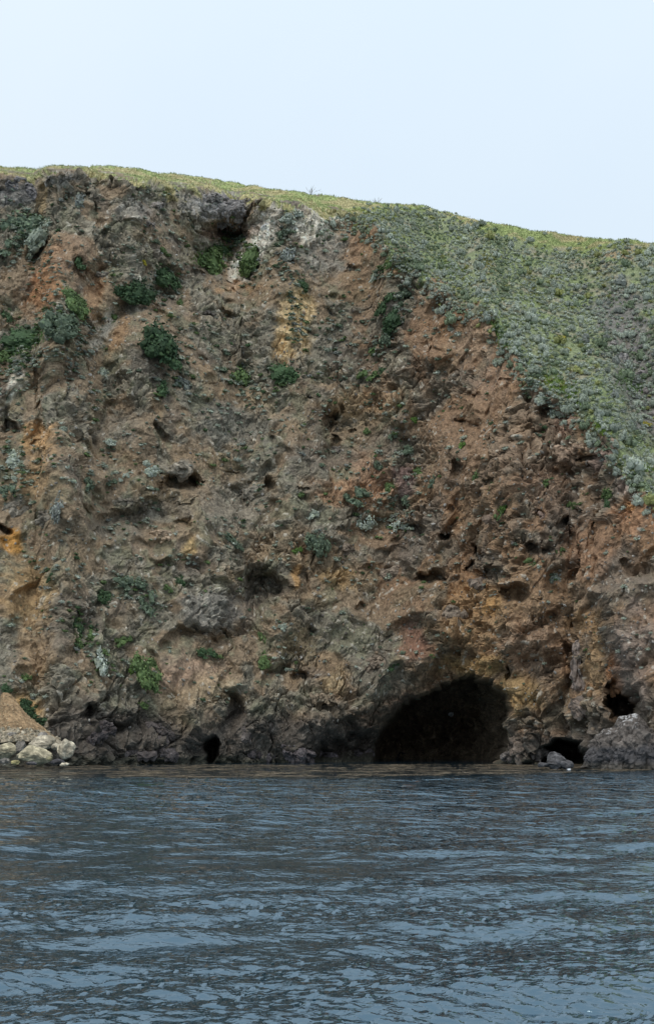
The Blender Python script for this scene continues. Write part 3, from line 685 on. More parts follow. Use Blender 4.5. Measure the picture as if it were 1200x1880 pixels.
# stones lying on the face
SP = [rock_arrays(700 + q, 1, 7, 0.05) for q in range(6)]
SPM = []
for q, (V, T) in enumerate(SP):
    SPM.append(mesh_from('stone', V, T, np.full((len(V), 3), 1.0)))
m_, t2, n2_, b2 = newmat('loose_stone')
oi = n2_.new('ShaderNodeObjectInfo'); t2.links.new(oi.outputs['Color'], b2.inputs['Base Color']); b2.inputs['Roughness'].default_value = .9
for q in SPM: q.materials.append(m_)
def scree_w(px, py):
    w = 0.25
    for a, b, r in [((480, 400), (430, 500), 35), ((430, 500), (240, 560), 40), ((240, 560), (130, 680), 40), ((40, 690), (0, 770), 30), ((590, 390), (560, 470), 50), ((540, 540), (530, 650), 25), ((330, 470), (260, 530), 30), ((1100, 820), (1180, 900), 30), ((560, 1200), (700, 1150), 60), ((800, 900), (1100, 1100), 140)]:
        if segdist(np.array(px), np.array(py), a, b) < r: w = 1.0
    return w
cand = []
rg = np.random.default_rng(21)
while len(cand) < 2300:
    px, py = rg.uniform(-5, 1205), rg.uniform(330, 1340)
    if py < np.interp(px, PX, pyrim) + 8 or rg.random() > scree_w(px, py): continue
    if px > 690 and px < 945 and py > 1230: continue
    cand.append((px, py, 3.0 + 5.5 * rg.random() ** 3 + 2.5 * rg.random() ** 8))
cand.sort(key=lambda a: -a[2])
stV, stT, stC, nvv = [], [], [], 0
def rotm(rg):
    q = rg.normal(size=4); q /= np.linalg.norm(q); w, x, y, z = q
    return np.array([[1-2*(y*y+z*z), 2*(x*y-z*w), 2*(x*z+y*w)], [2*(x*y+z*w), 1-2*(x*x+z*z), 2*(y*z-x*w)], [2*(x*z-y*w), 2*(y*z+x*w), 1-2*(x*x+y*y)]])
STC = A_([[.26, .225, .185], [.33, .29, .24], [.20, .175, .15], [.30, .22, .15], [.40, .37, .33]])
for q, (px, py, w) in enumerate(cand):
    p, nb = surf(px, py); r = w * p[1] / F / 2
    c3 = STC[int(rg.integers(5)) if rg.random() < .75 else 2] * rg.uniform(.75, 1.1)
    if q < 120:
        o = link('stone', SPM[q % 6], parent=cliff, loc=tuple(p - nb * r * .2)); o.scale = (r, r * rg.uniform(.7, 1), r * rg.uniform(.5, .9)); o.rotation_euler = tuple(rg.uniform(-1, 1, 3)); o.color = (*c3, 1)
    else:
        V, T = SP[q % 6] if w > 6 else ico(1)
        V = (V * np.array([1, rg.uniform(.6, 1), rg.uniform(.5, .9)]) * r) @ rotm(rg).T + p
        stV.append(V); stT.append(T + nvv); nvv += len(V); stC.append(np.broadcast_to(c3, V.shape))
for q in range(520):                                           # talus gravel and cobbles on the shore
    a_ = rg.random() ** .6; p = TALV[int(a_ * 59), int(rg.integers(70))]
    r = (rg.uniform(.04, .12) if a_ < .7 else rg.uniform(.08, .26))
    c3 = A_([.42, .31, .19]) * rg.uniform(.7, 1.3) if a_ < .72 else A_([.41, .35, .255]) * rg.uniform(.45, 1.2)
    V, T = SP[q % 6]; V = (V * r * np.array([1, 1, .7])) @ rotm(rg).T + p
    stV.append(V); stT.append(T + nvv); nvv += len(V); stC.append(np.broadcast_to(np.minimum(c3, .6), V.shape))
link('scree', mesh_from('scree', np.concatenate(stV), np.concatenate(stT), np.concatenate(stC)), M_STONE, kind='stuff', label='loose stones and gravel lying on the cliff face')

# ------------------------------------------------------------------ plants
def shrub_arrays(seed, lobes, nleaf, leaf, csub, flat=1.0, tall=1.0, core=.92):
    rg = np.random.default_rng(seed)
    Vs, Ts, Cs, n = [], [], [], 0
    LB = []
    for q in range(lobes):
        a = q * 2.4 + rg.uniform(-.5, .5); r = 0.0 if q == 0 else rg.uniform(.3, .62); rad = rg.uniform(.34, .52) * (1.15 if q == 0 else 1)
        if lobes == 1: rad = .85
        LB.append((np.array([r * math.cos(a), r * math.sin(a), rg.uniform(.22, .5) * (1.5 - r) * tall]), rad))
    for c, rad in LB:
        V, T = ico(csub)
        V = V * (1 + rg.uniform(-.22, .18, (len(V), 1))) * rad * core * np.array([1, 1, .9 * flat]) + c * np.array([1, 1, flat])
        Vs.append(V); Ts.append(T + n); n += len(V); Cs.append(np.repeat(rg.uniform(.75, 1.1, (len(V), 1)), 3, 1))
    for q in range(nleaf):
        c, rad = LB[int(rg.integers(len(LB)))]
        dd = rg.normal(size=3); dd /= np.linalg.norm(dd)
        if dd[2] < -.25: dd[2] *= -1
        p = (c + dd * rad * rg.uniform(.85, 1.18)) * np.array([1, 1, flat])
        nn = dd + rg.normal(size=3) * .6; nn /= np.linalg.norm(nn)
        t = np.cross(nn, rg.normal(size=3)); t /= np.linalg.norm(t); b = np.cross(nn, t)
        s = leaf * rg.uniform(.6, 1.3)
        Vs.append(np.array([p - t * s * .3 - b * s * .5, p + t * s * .45, p + b * s * .9 - t * .1 * s, p - t * s * .5 + b * .2 * s]))
        Ts.append(np.array([[0, 1, 2], [0, 2, 3]]) + n); n += 4
        Cs.append(np.broadcast_to(rg.uniform(.65, 1.35) * np.array([1, 1, rg.uniform(.85, 1.1)]), (4, 3)))
    return np.concatenate(Vs), np.concatenate(Ts), np.concatenate(Cs)

def sprawl_arrays(seed, lobes, nleaf, leaf):
    """an untidy plant hugging its slope: x and y lie along the slope, z stands off it"""
    rg = np.random.default_rng(seed)
    Vs, Ts, Cs, n, LB = [], [], [], 0, []
    el = rg.uniform(.55, .9); an = rg.uniform(0, 3.14)
    for q in range(lobes):
        r = rg.random() ** .7 * .78; a = rg.uniform(0, 6.28)
        x, y = r * math.cos(a), r * math.sin(a) * el
        x, y = x * math.cos(an) - y * math.sin(an), x * math.sin(an) + y * math.cos(an)
        rad = rg.uniform(.16, .36) * (1.15 - .5 * r)
        LB.append((np.array([x, y, rg.uniform(.05, .45) * (1.1 - r)]), rad, rg.uniform(.75, 1.25)))
    for c, rad, tn in LB:
        V, T = ico(1)
        V = V * (1 + rg.uniform(-.3, .22, (len(V), 1))) * rad * .9 + c
        Vs.append(V); Ts.append(T + n); n += len(V); Cs.append(np.repeat(tn * rg.uniform(.8, 1.1, (len(V), 1)), 3, 1))
    for q in range(nleaf):
        c, rad, tn = LB[int(rg.integers(len(LB)))]
        dd = rg.normal(size=3); dd /= np.linalg.norm(dd)
        if dd[2] < -.2: dd[2] *= -1
        p = c + dd * rad * (rg.uniform(.85, 1.2) + .5 * rg.random() ** 5)
        nn = dd + rg.normal(size=3) * .6; nn /= np.linalg.norm(nn)
        t = np.cross(nn, rg.normal(size=3)); t /= np.linalg.norm(t); b = np.cross(nn, t)
        s = leaf * rg.uniform(.6, 1.4)
        Vs.append(np.array([p - t * s * .3 - b * s * .5, p + t * s * .45, p + b * s * .9 - t * .1 * s, p - t * s * .5 + b * .2 * s]))
        Ts.append(np.array([[0, 1, 2], [0, 2, 3]]) + n); n += 4
        Cs.append(np.broadcast_to(tn * rg.uniform(.65, 1.4) * np.array([1, 1, rg.uniform(.85, 1.1)]), (4, 3)))
    return np.concatenate(Vs), np.concatenate(Ts), np.concatenate(Cs)

BIG = [mesh_from('shrub', *sprawl_arrays(900 + q, 20, 700, .085)) for q in range(6)]
SPR = [mesh_from('shrub', *sprawl_arrays(910 + q, 11, 260, .12)) for q in range(8)]
MED = [mesh_from('shrub', *shrub_arrays(920 + q, 6, 170, .17, 1, .85)) for q in range(6)]
for q in BIG + SPR + MED: q.materials.append(M_LEAF)
SML = [shrub_arrays(940 + q, 3, 36, .30, 0, .85, core=.78) for q in range(8)] + [shrub_arrays(960 + q, 1, 44, .34, 0, .75, core=.8) for q in range(4)]

def basis(nb, tilt, rz):
    u = Vector((0, 0, 1)).lerp(Vector(nb.tolist()), tilt).normalized()
    return u.to_track_quat('Z', 'Y').to_matrix() @ Matrix.Rotation(rz, 3, 'Z')

LEAFC = {'dark green': (.062, .105, .048), 'blue-green': (.130, .168, .112), 'blue-grey': (.36, .395, .325), 'grey-green': (.315, .35, .275), 'pale grey-green': (.42, .455, .37), 'green': (.105, .155, .058), 'bright green': (.11, .19, .045), 'yellow-green': (.30, .31, .12), 'yellow': (.42, .35, .05), 'soft green': (.225, .275, .175), 'dull grey': (.25, .265, .235), 'deep green': (.050, .088, .042)}
def put_shrub(me, px, py, w, h, colour, rz, label, group, name='shrub', var=1.0, tilt=.35, sink=.15):
    p, nb = surf(px, py + h * .3)
    r = w * p[1] / F / 2
    o = link(name, me, label=label, cat='shrub', group=group)
    B = basis(nb, tilt, rz).to_4x4()
    o.matrix_world = Matrix.Translation(Vector(p.tolist()) + Vector(nb.tolist()) * r * .1 - Vector((0, 0, r * sink))) @ B @ Matrix.Diagonal((r * 1.05, r * .9, h * p[1] / F / 1.0, 1))
    o.color = (*[min(1, v * var) for v in LEAFC[colour]], 1)
    return o

def put_sprawl(me, px, py, w, h, colour, label, group, var=1.0):
    p, nb = surf(px, py); s_ = p[1] / F
    u = Vector((0, 0, 1)).lerp(Vector(nb.tolist()), .8).normalized()
    x = Vector((1, 0, 0)); x = (x - u * x.dot(u)).normalized(); y = u.cross(x)
    B = Matrix((x, y, u)).transposed() @ Matrix.Rotation(rg.uniform(-.35, .35), 3, 'Z')
    o = link('shrub', me, label=label, cat='shrub', group=group)
    fl = 1 if rg.random() < .5 else -1
    ry = h * s_ / 2 / max(.45, abs(y.z)) * 1.5
    o.matrix_world = Matrix.Translation(Vector(p.tolist()) - u * .1) @ B.to_4x4() @ Matrix.Diagonal((fl * w * s_ / 2 * 1.5, ry, min(w, h) * s_ / 2 * 1.45, 1))
    o.color = (*[v * var for v in LEAFC[colour]], 1)
    return o

CS = [  # px, py, w, h, colour, size class, label
    (292, 640, 92, 84, 'deep green', 'B', 'largest dark green shrub in the middle of the upper left cliff'),
    (242, 537, 80, 54, 'deep green', 'B', 'dark shrub at the lower end of the pale scree band'),
    (292, 508, 80, 48, 'dark green', 'B', 'dark shrub just above the lower one on the pale scree band'),
    (45, 634, 110, 58, 'dark green', 'B', 'wide bright-topped dark green shrub near the cliff picture edge'),
    (108, 600, 80, 60, 'blue-green', 'B', 'blue-green shrub between the wide green shrub and the red earth'),
    (135, 560, 58, 46, 'green', 'B', 'green shrub at the upper end of the diagonal shrub band'),
    (6, 655, 36, 30, 'green', 'M', 'green shrub cut by the picture edge under the wide green shrub'),
    (8, 578, 34, 34, 'dark green', 'M', 'dark shrub cut by the picture edge above the wide green shrub'),
    (45, 420, 96, 70, 'blue-green', 'B', 'bluish shrub with pale flecks under the dark crag at the top'),
    (75, 445, 74, 58, 'grey-green', 'B', 'flecked grey-green shrub low in the gully under the dark crag'),
    (15, 455, 44, 34, 'blue-green', 'M', 'bluish shrub cut by the picture edge under the dark crag'),
    (145, 480, 32, 40, 'dark green', 'M', 'narrow dark shrub alone on the reddish slope under the crest'),
    (145, 374, 50, 34, 'dull grey', 'M', 'dull dark shrub right under the grassy crest'),
    (388, 486, 80, 64, 'green', 'B', 'broad green shrub left of the pale scree chute'),
    (405, 455, 40, 24, 'dark green', 'M', 'small green shrub under the grey crag overhang'),
    (463, 482, 52, 56, 'green', 'B', 'green shrub standing in the pale scree chute'),
    (445, 440, 36, 26, 'blue-green', 'M', 'bluish shrub at the top of the pale scree chute'),
    (536, 402, 44, 34, 'blue-grey', 'M', 'grey-blue shrub right under the cliff top beside pale rock'),
    (520, 437, 40, 30, 'blue-green', 'M', 'bluish shrub below the grey-blue one at the cliff top'),
    (528, 470, 34, 36, 'dull grey', 'M', 'dull grey shrub in the gully above the ochre streak'),
    (553, 523, 32, 26, 'dark green', 'M', 'dark green shrub right above the ochre streak'),
    (518, 690, 58, 44, 'dark green', 'B', 'dark green shrub at the foot of the ochre streak'),
    (440, 690, 38, 44, 'green', 'M', 'green shrub left of the ochre streak foot'),
    (302, 712, 32, 38, 'dark green', 'M', 'narrow dark shrub hanging below the largest dark shrub'),
    (342, 708, 44, 28, 'dull grey', 'M', 'dull shrub right below the largest dark shrub'),
    (708, 562, 40, 34, 'dark green', 'M', 'uppermost shrub of the dark gully below the hillside corner'),
    (738, 548, 40, 30, 'blue-green', 'M', 'bluish shrub at the head of the dark gully'),
    (722, 590, 44, 40, 'deep green', 'B', 'darkest shrub in the middle of the dark gully'),
    (705, 628, 36, 36, 'blue-green', 'M', 'lowest bluish shrub of the dark gully'),
    (690, 645, 28, 20, 'green', 'M', 'small green shrub under the dark gully'),
    (690, 505, 46, 16, 'blue-grey', 'M', 'long grey-blue shrub on the ledge below the hillside corner'),
    (715, 480, 40, 18, 'green', 'M', 'green shrub on the ledge at the hillside corner'),
    (580, 1003, 46, 50, 'blue-green', 'B', 'cone-shaped blue-green shrub in the middle of the cliff'),
    (546, 1013, 16, 16, 'bright green', 'M', 'little bright green shrub beside the cone-shaped one'),
    (655, 911, 50, 32, 'blue-green', 'M', 'bluish shrub on the red earth in the cliff middle'),
    (670, 958, 46, 38, 'blue-grey', 'M', 'larger bluish shrub below the red earth'),
    (741, 918, 26, 38, 'blue-green', 'M', 'upright bluish shrub left of the vertical crack'),
    (735, 966, 36, 28, 'blue-grey', 'M', 'pale bluish shrub at the foot of the vertical crack'),
    (713, 895, 22, 18, 'green', 'M', 'small green shrub under the purple boulder'),
    (553, 906, 18, 14, 'green', 'M', 'small green shrub left on the red earth'),
    (572, 945, 24, 24, 'blue-grey', 'M', 'small bluish shrub above the cone-shaped one'),
    (265, 1240, 54, 54, 'green', 'B', 'bright-leaved green shrub on the lower cliff beside pink rock'),
    (247, 1222, 30, 26, 'bright green', 'M', 'bright green shrub top joined to the one beside pink rock'),
    (262, 1293, 22, 12, 'green', 'M', 'small flat green shrub above the dark sea rock'),
    (137, 1150, 32, 28, 'dark green', 'M', 'dark green shrub on the tan slope above the talus'),
    (140, 1178, 28, 26, 'green', 'M', 'green shrub just under the dark one on the tan slope'),
    (168, 1168, 18, 16, 'green', 'M', 'small green shrub right of the pair on the tan slope'),
    (186, 1208, 36, 42, 'blue-grey', 'M', 'bluish sage shrub low on the tan slope'),
    (224, 1175, 36, 24, 'green', 'M', 'soft green shrub between the sage and the grey bulge'),
    (240, 1072, 52, 34, 'blue-green', 'M', 'wide bluish shrub on the lower left cliff under the hollow'),
    (274, 1102, 36, 44, 'blue-green', 'M', 'upright bluish shrub below the wide bluish one'),
    (196, 1098, 36, 28, 'dark green', 'M', 'dark shrub left of the two bluish ones'),
    (335, 1070, 30, 22, 'dark green', 'M', 'dark green shrub under the small tan ledge'),
    (308, 1082, 18, 14, 'green', 'M', 'small green shrub beside the one under the tan ledge'),
    (1018, 1062, 26, 26, 'blue-grey', 'M', 'round bluish sage alone on the right cliff'),
    (978, 1034, 46, 20, 'green', 'M', 'flat green shrub under the row of dark holes'),
    (845, 820, 20, 16, 'bright green', 'M', 'small bright green tuft beside the rock rib'),
    (920, 935, 26, 22, 'bright green', 'M', 'bright green tuft among the dark holes of the right cliff'),
    (910, 950, 26, 14, 'green', 'M', 'dull green tuft just under the bright one among the holes'),
    (1116, 905, 26, 26, 'green', 'M', 'green tuft below the hillside edge at the picture side'),
    (1112, 928, 18, 20, 'dark green', 'M', 'darker tuft right below the green one at the picture side'),
    (877, 873, 22, 20, 'green', 'M', 'green tuft right of the round hole in the rib'),
    (902, 894, 26, 16, 'green', 'M', 'low green tuft below the rib'),
    (1000, 795, 20, 14, 'green', 'M', 'small green tuft under the hillside edge'),
    (998, 886, 22, 16, 'green', 'M', 'green tuft under the tan embedded boulders'),
    (1050, 928, 22, 16, 'green', 'M', 'green tuft above the upper row of holes'),
    (1030, 1012, 16, 14, 'green', 'M', 'little green tuft at the end of the row of holes'),
    (690, 853, 22, 22, 'blue-green', 'M', 'small bluish shrub left of the purple boulder'),
    (755, 770, 22, 16, 'bright green', 'M', 'bright green tuft on the brown cliff middle'),
    (722, 800, 18, 22, 'blue-green', 'M', 'upright bluish tuft below the bright one in the cliff middle'),
    (672, 792, 18, 12, 'green', 'M', 'small green tuft beside the double dark hole'),
    (750, 825, 30, 16, 'blue-green', 'M', 'flat bluish tuft above the purple boulder'),
    (770, 868, 32, 22, 'green', 'M', 'soft green patch on the ledge right of the purple boulder'),
    (796, 884, 26, 22, 'blue-green', 'M', 'bluish shrub on the ledge right of the soft green patch'),
    (672, 690, 36, 24, 'green', 'M', 'green shrub in the brown slope under the dark gully'),
    (700, 682, 26, 16, 'dark green', 'M', 'dark tuft right of the green shrub under the gully'),
    (100, 938, 32, 54, 'dull grey', 'M', 'dark grey dead-looking bush on the left cliff'),
    (25, 905, 50, 34, 'blue-green', 'M', 'bluish shrub patch at the picture edge above the crag'),
    (28, 848, 40, 36, 'blue-grey', 'M', 'grey sage patch at the picture edge above the bluish one'),
    (276, 862, 44, 24, 'blue-grey', 'M', 'pale sage left of the round boulder ledge'),
    (163, 890, 26, 30, 'blue-green', 'M', 'bluish shrub on the left cliff slope'),
    (202, 886, 22, 16, 'blue-green', 'M', 'small bluish shrub right of the one on the left slope'),
    (228, 876, 18, 16, 'blue-grey', 'M', 'small pale sage between bluish shrub and pale sage'),
    (200, 812, 26, 16, 'blue-grey', 'M', 'pale sage in the grey slope above'),
    (115, 785, 20, 26, 'grey-green', 'M', 'grey-green tuft right of the little cave at the picture edge'),
    (425, 994, 44, 18, 'blue-green', 'M', 'long bluish shrub left of the dark hollow'),
    (484, 1216, 26, 30, 'green', 'M', 'green shrub left of the diagonal crack'),
    (481, 1168, 22, 22, 'green', 'M', 'green tuft under the large dark hollow'),
    (520, 1152, 18, 14, 'blue-grey', 'M', 'small pale tuft under the right end of the dark hollow'),
    (376, 1200, 42, 22, 'dark green', 'M', 'dark low shrub under the grey bulge'),
    (722, 1222, 18, 14, 'dark green', 'M', 'dark tuft above the cave roof'),
    (45, 1292, 24, 20, 'deep green', 'M', 'dark green shrub at the head of the sandy talus'),
    (56, 1312, 24, 26, 'deep green', 'M', 'dark green shrub along the talus side, middle one'),
    (72, 1332, 28, 26, 'deep green', 'M', 'lowest dark green shrub along the talus side'),
    (12, 1262, 26, 20, 'dark green', 'M', 'dark green shrub above the talus at the picture edge'),
    (3, 1335, 12, 26, 'deep green', 'M', 'dark strip of shrub at the picture edge left of the talus'),
    (48, 1242, 22, 16, 'green', 'M', 'green tuft above the talus head'),
    (90, 1062, 18, 14, 'dark green', 'M', 'small dark tuft on the tan left slope'),
    (212, 585, 30, 18, 'green', 'M', 'green tuft right of the diagonal shrub band'),
    (188, 685, 24, 26, 'blue-grey', 'M', 'pale sage left of the largest dark shrub'),
    (330, 555, 24, 20, 'green', 'M', 'green tuft right of the scree band shrubs'),
    (262, 480, 16, 12, 'yellow', 'M', 'little yellow flowering tuft above the scree band'),
    (300, 458, 20, 14, 'green', 'M', 'green tuft at the top of the scree band'),
    (1030, 620, 26, 14, 'yellow', 'M', 'long yellow flowering patch high on the hillside'),
    (1042, 640, 16, 10, 'yellow', 'M', 'small round yellow flowering tuft on the hillside'),
    (1182, 778, 24, 16, 'yellow', 'M', 'bright yellow flowering patch by the gully'),
    (1128, 640, 18, 10, 'yellow', 'M', 'yellow tuft beside the grey gully rocks')]
rg = np.random.default_rng(33)
for q, (px, py, w, h, cc, sz, lb) in enumerate(CS):
    put_sprawl(BIG[q % 6] if sz == 'B' else SPR[q % 8], px, py, w, h, cc, lb, 'shrubs growing on the cliff' if py > np.interp(px, PX, pyrim) else 'yellow flowering plants', var=rg.uniform(.85, 1.15))

# scrub of the hillside: the largest as plants of their own, the rest as one mass
rg = np.random.default_rng(44)
NT = 26000
cpx = rg.uniform(540, 1215, NT); csk = np.interp(cpx, PX, pysky); crm = np.interp(cpx, PX, pyrim)
cpy = csk - 1 + rg.random(NT) * (crm + 60 - csk)
cgs = np.interp(cpx, PX, gstrip[0])
keep = rg.random(NT) < ss(55, -10, cpy - crm) ** 1.8
keep &= ((cpy - csk) - cgs + rg.normal(size=NT) * 4 > 0) | (rg.random(NT) < .012)
keep &= (cpx > 700) | (rg.random(NT) < (cpx - 540) / 160)
dens = 0.80 + 1.5 * perlin(np.stack([cpx / 60, cpy / 60, 0 * cpx], -1), 1.0, 3.0)
dens = np.where(segdist(cpx, cpy, (1150, 570), (1185, 730)) < 26, dens * .25, dens)
keep &= rg.random(NT) < dens + .2
csz = (4.8 + 6 * rg.random(NT) + 22 * rg.random(NT) ** 5) * (0.78 + 0.6 * np.clip((cpy - 430) / 400, 0, 1))
ctn = fbm(np.stack([cpx / 55, cpy / 55, 0 * cpx + 4], -1), 1.0, 2, 9.0) + rg.normal(size=NT) * .22
cgl = segdist(cpx, cpy, (1100, 540), (1190, 760))
crr = rg.random((NT, 2))
pts, cell = [], {}
for q in np.nonzero(keep)[0]:
    px, py, sz = cpx[q], cpy[q], csz[q]
    ky = (int(px // 28), int(py // 28)); ok = True
    for a in (-1, 0, 1):
        for b in (-1, 0, 1):
            for (x2, y2, s2) in cell.get((ky[0] + a, ky[1] + b), ()):
                if (px - x2) ** 2 + (1.5 * (py - y2)) ** 2 < (0.33 * (sz + s2)) ** 2: ok = False
    if not ok: continue
    cell.setdefault(ky, []).append((px, py, sz))
    v = ctn[q]
    if cgl[q] < 60 and crr[q, 0] < .25: t = 'dull grey'
    elif crr[q, 1] < .05: t = 'yellow-green'
    elif v < -.3: t = 'soft green'
    elif v < -.05: t = 'grey-green'
    elif v < .3: t = 'blue-grey'
    else: t = 'pale grey-green'
    pts.append((px, py, sz, t))
pts.sort(key=lambda a: -a[2])
pts = pts[:3400]
bV, bT, bC, nb_ = [], [], [], 0
def add_small(px, py, sz, c3, flat=1.0):
    global nb_
    p, nrm = surf(px, py + sz * .2); r = sz * p[1] / F / 2
    V, T, c = SML[int(rg.integers(len(SML)))]
    B = np.array(basis(nrm, .3, rg.uniform(0, 6.28)))
    V = (V * r * np.array([1.25, 1.25, 1.35 * flat])) @ B.T + p - np.array([0, 0, r * .1]) + nrm * r * .25
    bV.append(V); bT.append(T + nb_); nb_ += len(V); bC.append(np.clip(c * c3, .01, .8))
ORD = 'first second third fourth fifth sixth seventh eighth ninth tenth eleventh twelfth thirteenth fourteenth fifteenth sixteenth seventeenth eighteenth nineteenth twentieth'.split()
classes = {}
for q, (px, py, sz, t) in enumerate(pts):
    var = rg.uniform(.82, 1.2)
    if q < 190:
        sk, rm = np.interp(px, PX, pysky), np.interp(px, PX, pyrim)
        g = float(segdist(np.array(px), np.array(py), (1052, 448), (1215, 830)))
        if rm - py < 45: zn = 'along the cliff edge of the hillside'
        elif py - sk < 70: zn = 'just below the crest of the hillside'
        elif g < 40: zn = 'in the gully of the hillside'
        elif px > 1052 + (py - 448) * .43: zn = 'on the slope beyond the gully'
        elif px < 880: zn = 'on the upper hillside over the cliff corner'
        else: zn = 'in the middle of the hillside'
        o = put_shrub(MED[q % 6], px, py, sz * 1.05, sz * .85, t, rg.uniform(0, 6.28), '', 'rounded shrubs on the hillside', var=var, sink=.1)
        classes.setdefault(('big ' if q < 80 else 'middling ') + t + ' rounded shrub ' + zn, []).append((px, o))
    else:
        add_small(px, py, sz, A_(LEAFC[t]) * var)
for lb, lst in classes.items():
    lst.sort(key=lambda a: a[0])
    for q, (_, o) in enumerate(lst):
        o['label'] = lb if len(lst) == 1 else lb + ', ' + (ORD[q] if q < 20 else 'further') + ' from left'
link('hillside_scrub', mesh_from('hillside_scrub', np.concatenate(bV), np.concatenate(bT), np.concatenate(bC)), M_LEAFV, kind='stuff', label='low grey-green scrub covering the hillside above the cliff')

# low growth on the cliff face
bV, bT, bC, nb_ = [], [], [], 0
NT = 14000
cpx = rg.uniform(-5, 1205, NT); cpy = rg.uniform(335, 1290, NT)
n0 = fbm(np.stack([cpx / 70 + .3 * cpy / 70, cpy / 110, 0 * cpx + 7], -1), 1.0, 3, 5.0)
ww = interp(cpx, [(0, .9), (450, .8), (700, .55), (900, .3), (1200, .3)]) * interp(cpy, [(340, 1), (800, .9), (1000, .6), (1290, .35)])
keep = (cpy > np.interp(cpx, PX, pyrim) + 5) & (rg.random(NT) < ww * ss(-.25, .3, n0) + .04)
loc_ = [(cpx[q], cpy[q], 4 + 4.5 * rg.random() + 9 * rg.random() ** 4, 0) for q in np.nonzero(keep)[0][:1900]]
BANDS = [((140, 550), (0, 675), 22, 110, 1), ((165, 590), (120, 700), 20, 45, 0), ((35, 400), (60, 470), 30, 50, 0), ((300, 590), (320, 720), 36, 50, 0), ((520, 400), (545, 640), 20, 60, 2), ((745, 530), (690, 660), 24, 60, 2), ((0, 830), (50, 920), 30, 50, 0),
         ((200, 1060), (290, 1120), 24, 40, 0), ((640, 890), (760, 980), 36, 45, 0), ((130, 1120), (190, 1240), 36, 55, 1), ((560, 560), (680, 700), 50, 45, 0), ((400, 430), (480, 500), 30, 45, 1), ((230, 545), (330, 500), 26, 50, 0), ((690, 510), (770, 470), 12, 30, 0), ((900, 600), (1000, 705), 14, 30, 0), ((960, 700), (1090, 790), 14, 40, 0), ((1100, 820), (1200, 900), 12, 26, 0), ((40, 1285), (85, 1345), 7, 26, 3), ((0, 690), (110, 640), 16, 40, 0), ((380, 640), (470, 720), 30, 35, 0)]
for a, b, r, n_, pal in BANDS:
    for _ in range(int(n_ * 1.4)):
        t = rg.random()
        loc_.append((a[0] + (b[0] - a[0]) * t + rg.normal() * r * .5, a[1] + (b[1] - a[1]) * t + rg.normal() * r * .5, 5 + 6 * rg.random() + 7 * rg.random() ** 3, pal))
NAMES = ['grey-green', 'blue-green', 'blue-grey', 'dull grey', 'green', 'dark green', 'deep green']
PAL = [[.42, .20, .14, .08, .10, .06, 0], [.15, .15, .15, 0, .35, .2, 0], [.2, .3, .2, .2, .05, .05, 0], [0, 0, 0, 0, 0, .5, .5]]
for px, py, sz, pal in loc_:
    t = NAMES[int(rg.choice(7, p=PAL[pal]))]
    add_small(px, py, sz, A_(LEAFC[t]) * rg.uniform(.75, 1.15), .7)
link('cliff_scrub', mesh_from('cliff_scrub', np.concatenate(bV), np.concatenate(bT), np.concatenate(bC)), M_LEAFV, kind='stuff', label='small grey-green plants dotted over the cliff face')

# grass on the crest and bright herb patches
gV, gT, gC, ng = [], [], [], 0
def tuft(p, c3, h, nbl=6):
    global ng
    for _ in range(nbl):
        a = rg.uniform(0, 6.28); hh = h * rg.uniform(.6, 1.3); ln = rg.uniform(.1, .6) * hh; o = rg.normal(size=2) * .16
        d_ = np.array([math.cos(a), math.sin(a), 0]); s_ = np.array([-d_[1], d_[0], 0]) * .05
        b = p + np.array([o[0], o[1], -.05])
        gV.append(np.array([b - s_, b + s_, b + d_ * ln + np.array([0, 0, hh])])); gT.append(np.array([[0, 1, 2]]) + ng); ng += 3
        gC.append(np.broadcast_to(c3 * rg.uniform(.75, 1.25), (3, 3)))
ok = np.argwhere((gm > .5) & (hmask > .5) & (gx > -30) & (gx < 1230))
for i, j in ok[rg.choice(len(ok), 7000)]:
    t = float(n_mid[i, j])
    c3 = A_([.28, .33, .14]) if t + rg.normal() * .12 < .22 else A_([.42, .37, .20])
    tuft(P[i, j], c3, .22)
ok = np.argwhere((gm < .5) & (hmask > .6) & (gx > 540) & (gx < 1220))
for i, j in ok[rg.choice(len(ok), 5500)]:
    t = float(n_mid[i, j]) + rg.normal() * .2
    tuft(P[i, j], A_([.20, .255, .11]) if t < -.05 else A_([.29, .31, .20]) if t < .25 else A_([.34, .31, .19]), .24, 5)
cc = np.argwhere((PX > -30) & (PX < 1230))[:, 0]
for j in rg.choice(cc, 1600):
    tuft(P[-1, j] + np.array([0, rg.uniform(-.3, 1.5), .02]), A_([.28, .33, .14]), rg.uniform(.10, .28))
HERB = [((995, 690), (1045, 718), 14, (.16, .25, .03)), ((1045, 718), (1070, 752), 10, (.15, .25, .03)), ((1098, 775), (1112, 795), 10, (.16, .24, .04)), ((1135, 690), (1180, 715), 18, (.11, .20, .05)), ((900, 590), (930, 640), 8, (.12, .2, .05)), ((1170, 850), (1195, 865), 8, (.15, .22, .05)), ((810, 480), (850, 500), 9, (.14, .22, .05)),
        ((360, 480), (420, 455), 14, (.12, .2, .05)), ((20, 650), (90, 610), 12, (.10, .19, .05)), ((640, 390), (730, 400), 9, (.24, .25, .07)), ((890, 470), (905, 500), 8, (.27, .25, .07)), ((960, 490), (985, 540), 8, (.25, .25, .08))]
for a, b, r, c3 in HERB:
    for _ in range(int(2 + r * math.hypot(b[0] - a[0], b[1] - a[1]) / 6) + 30):
        t = rg.random(); px = a[0] + (b[0] - a[0]) * t + rg.normal() * r * .5; py = a[1] + (b[1] - a[1]) * t + rg.normal() * r * .5
        if px > 1210: continue
        p, _ = surf(px, py); tuft(p, A_(c3), .4, 7)
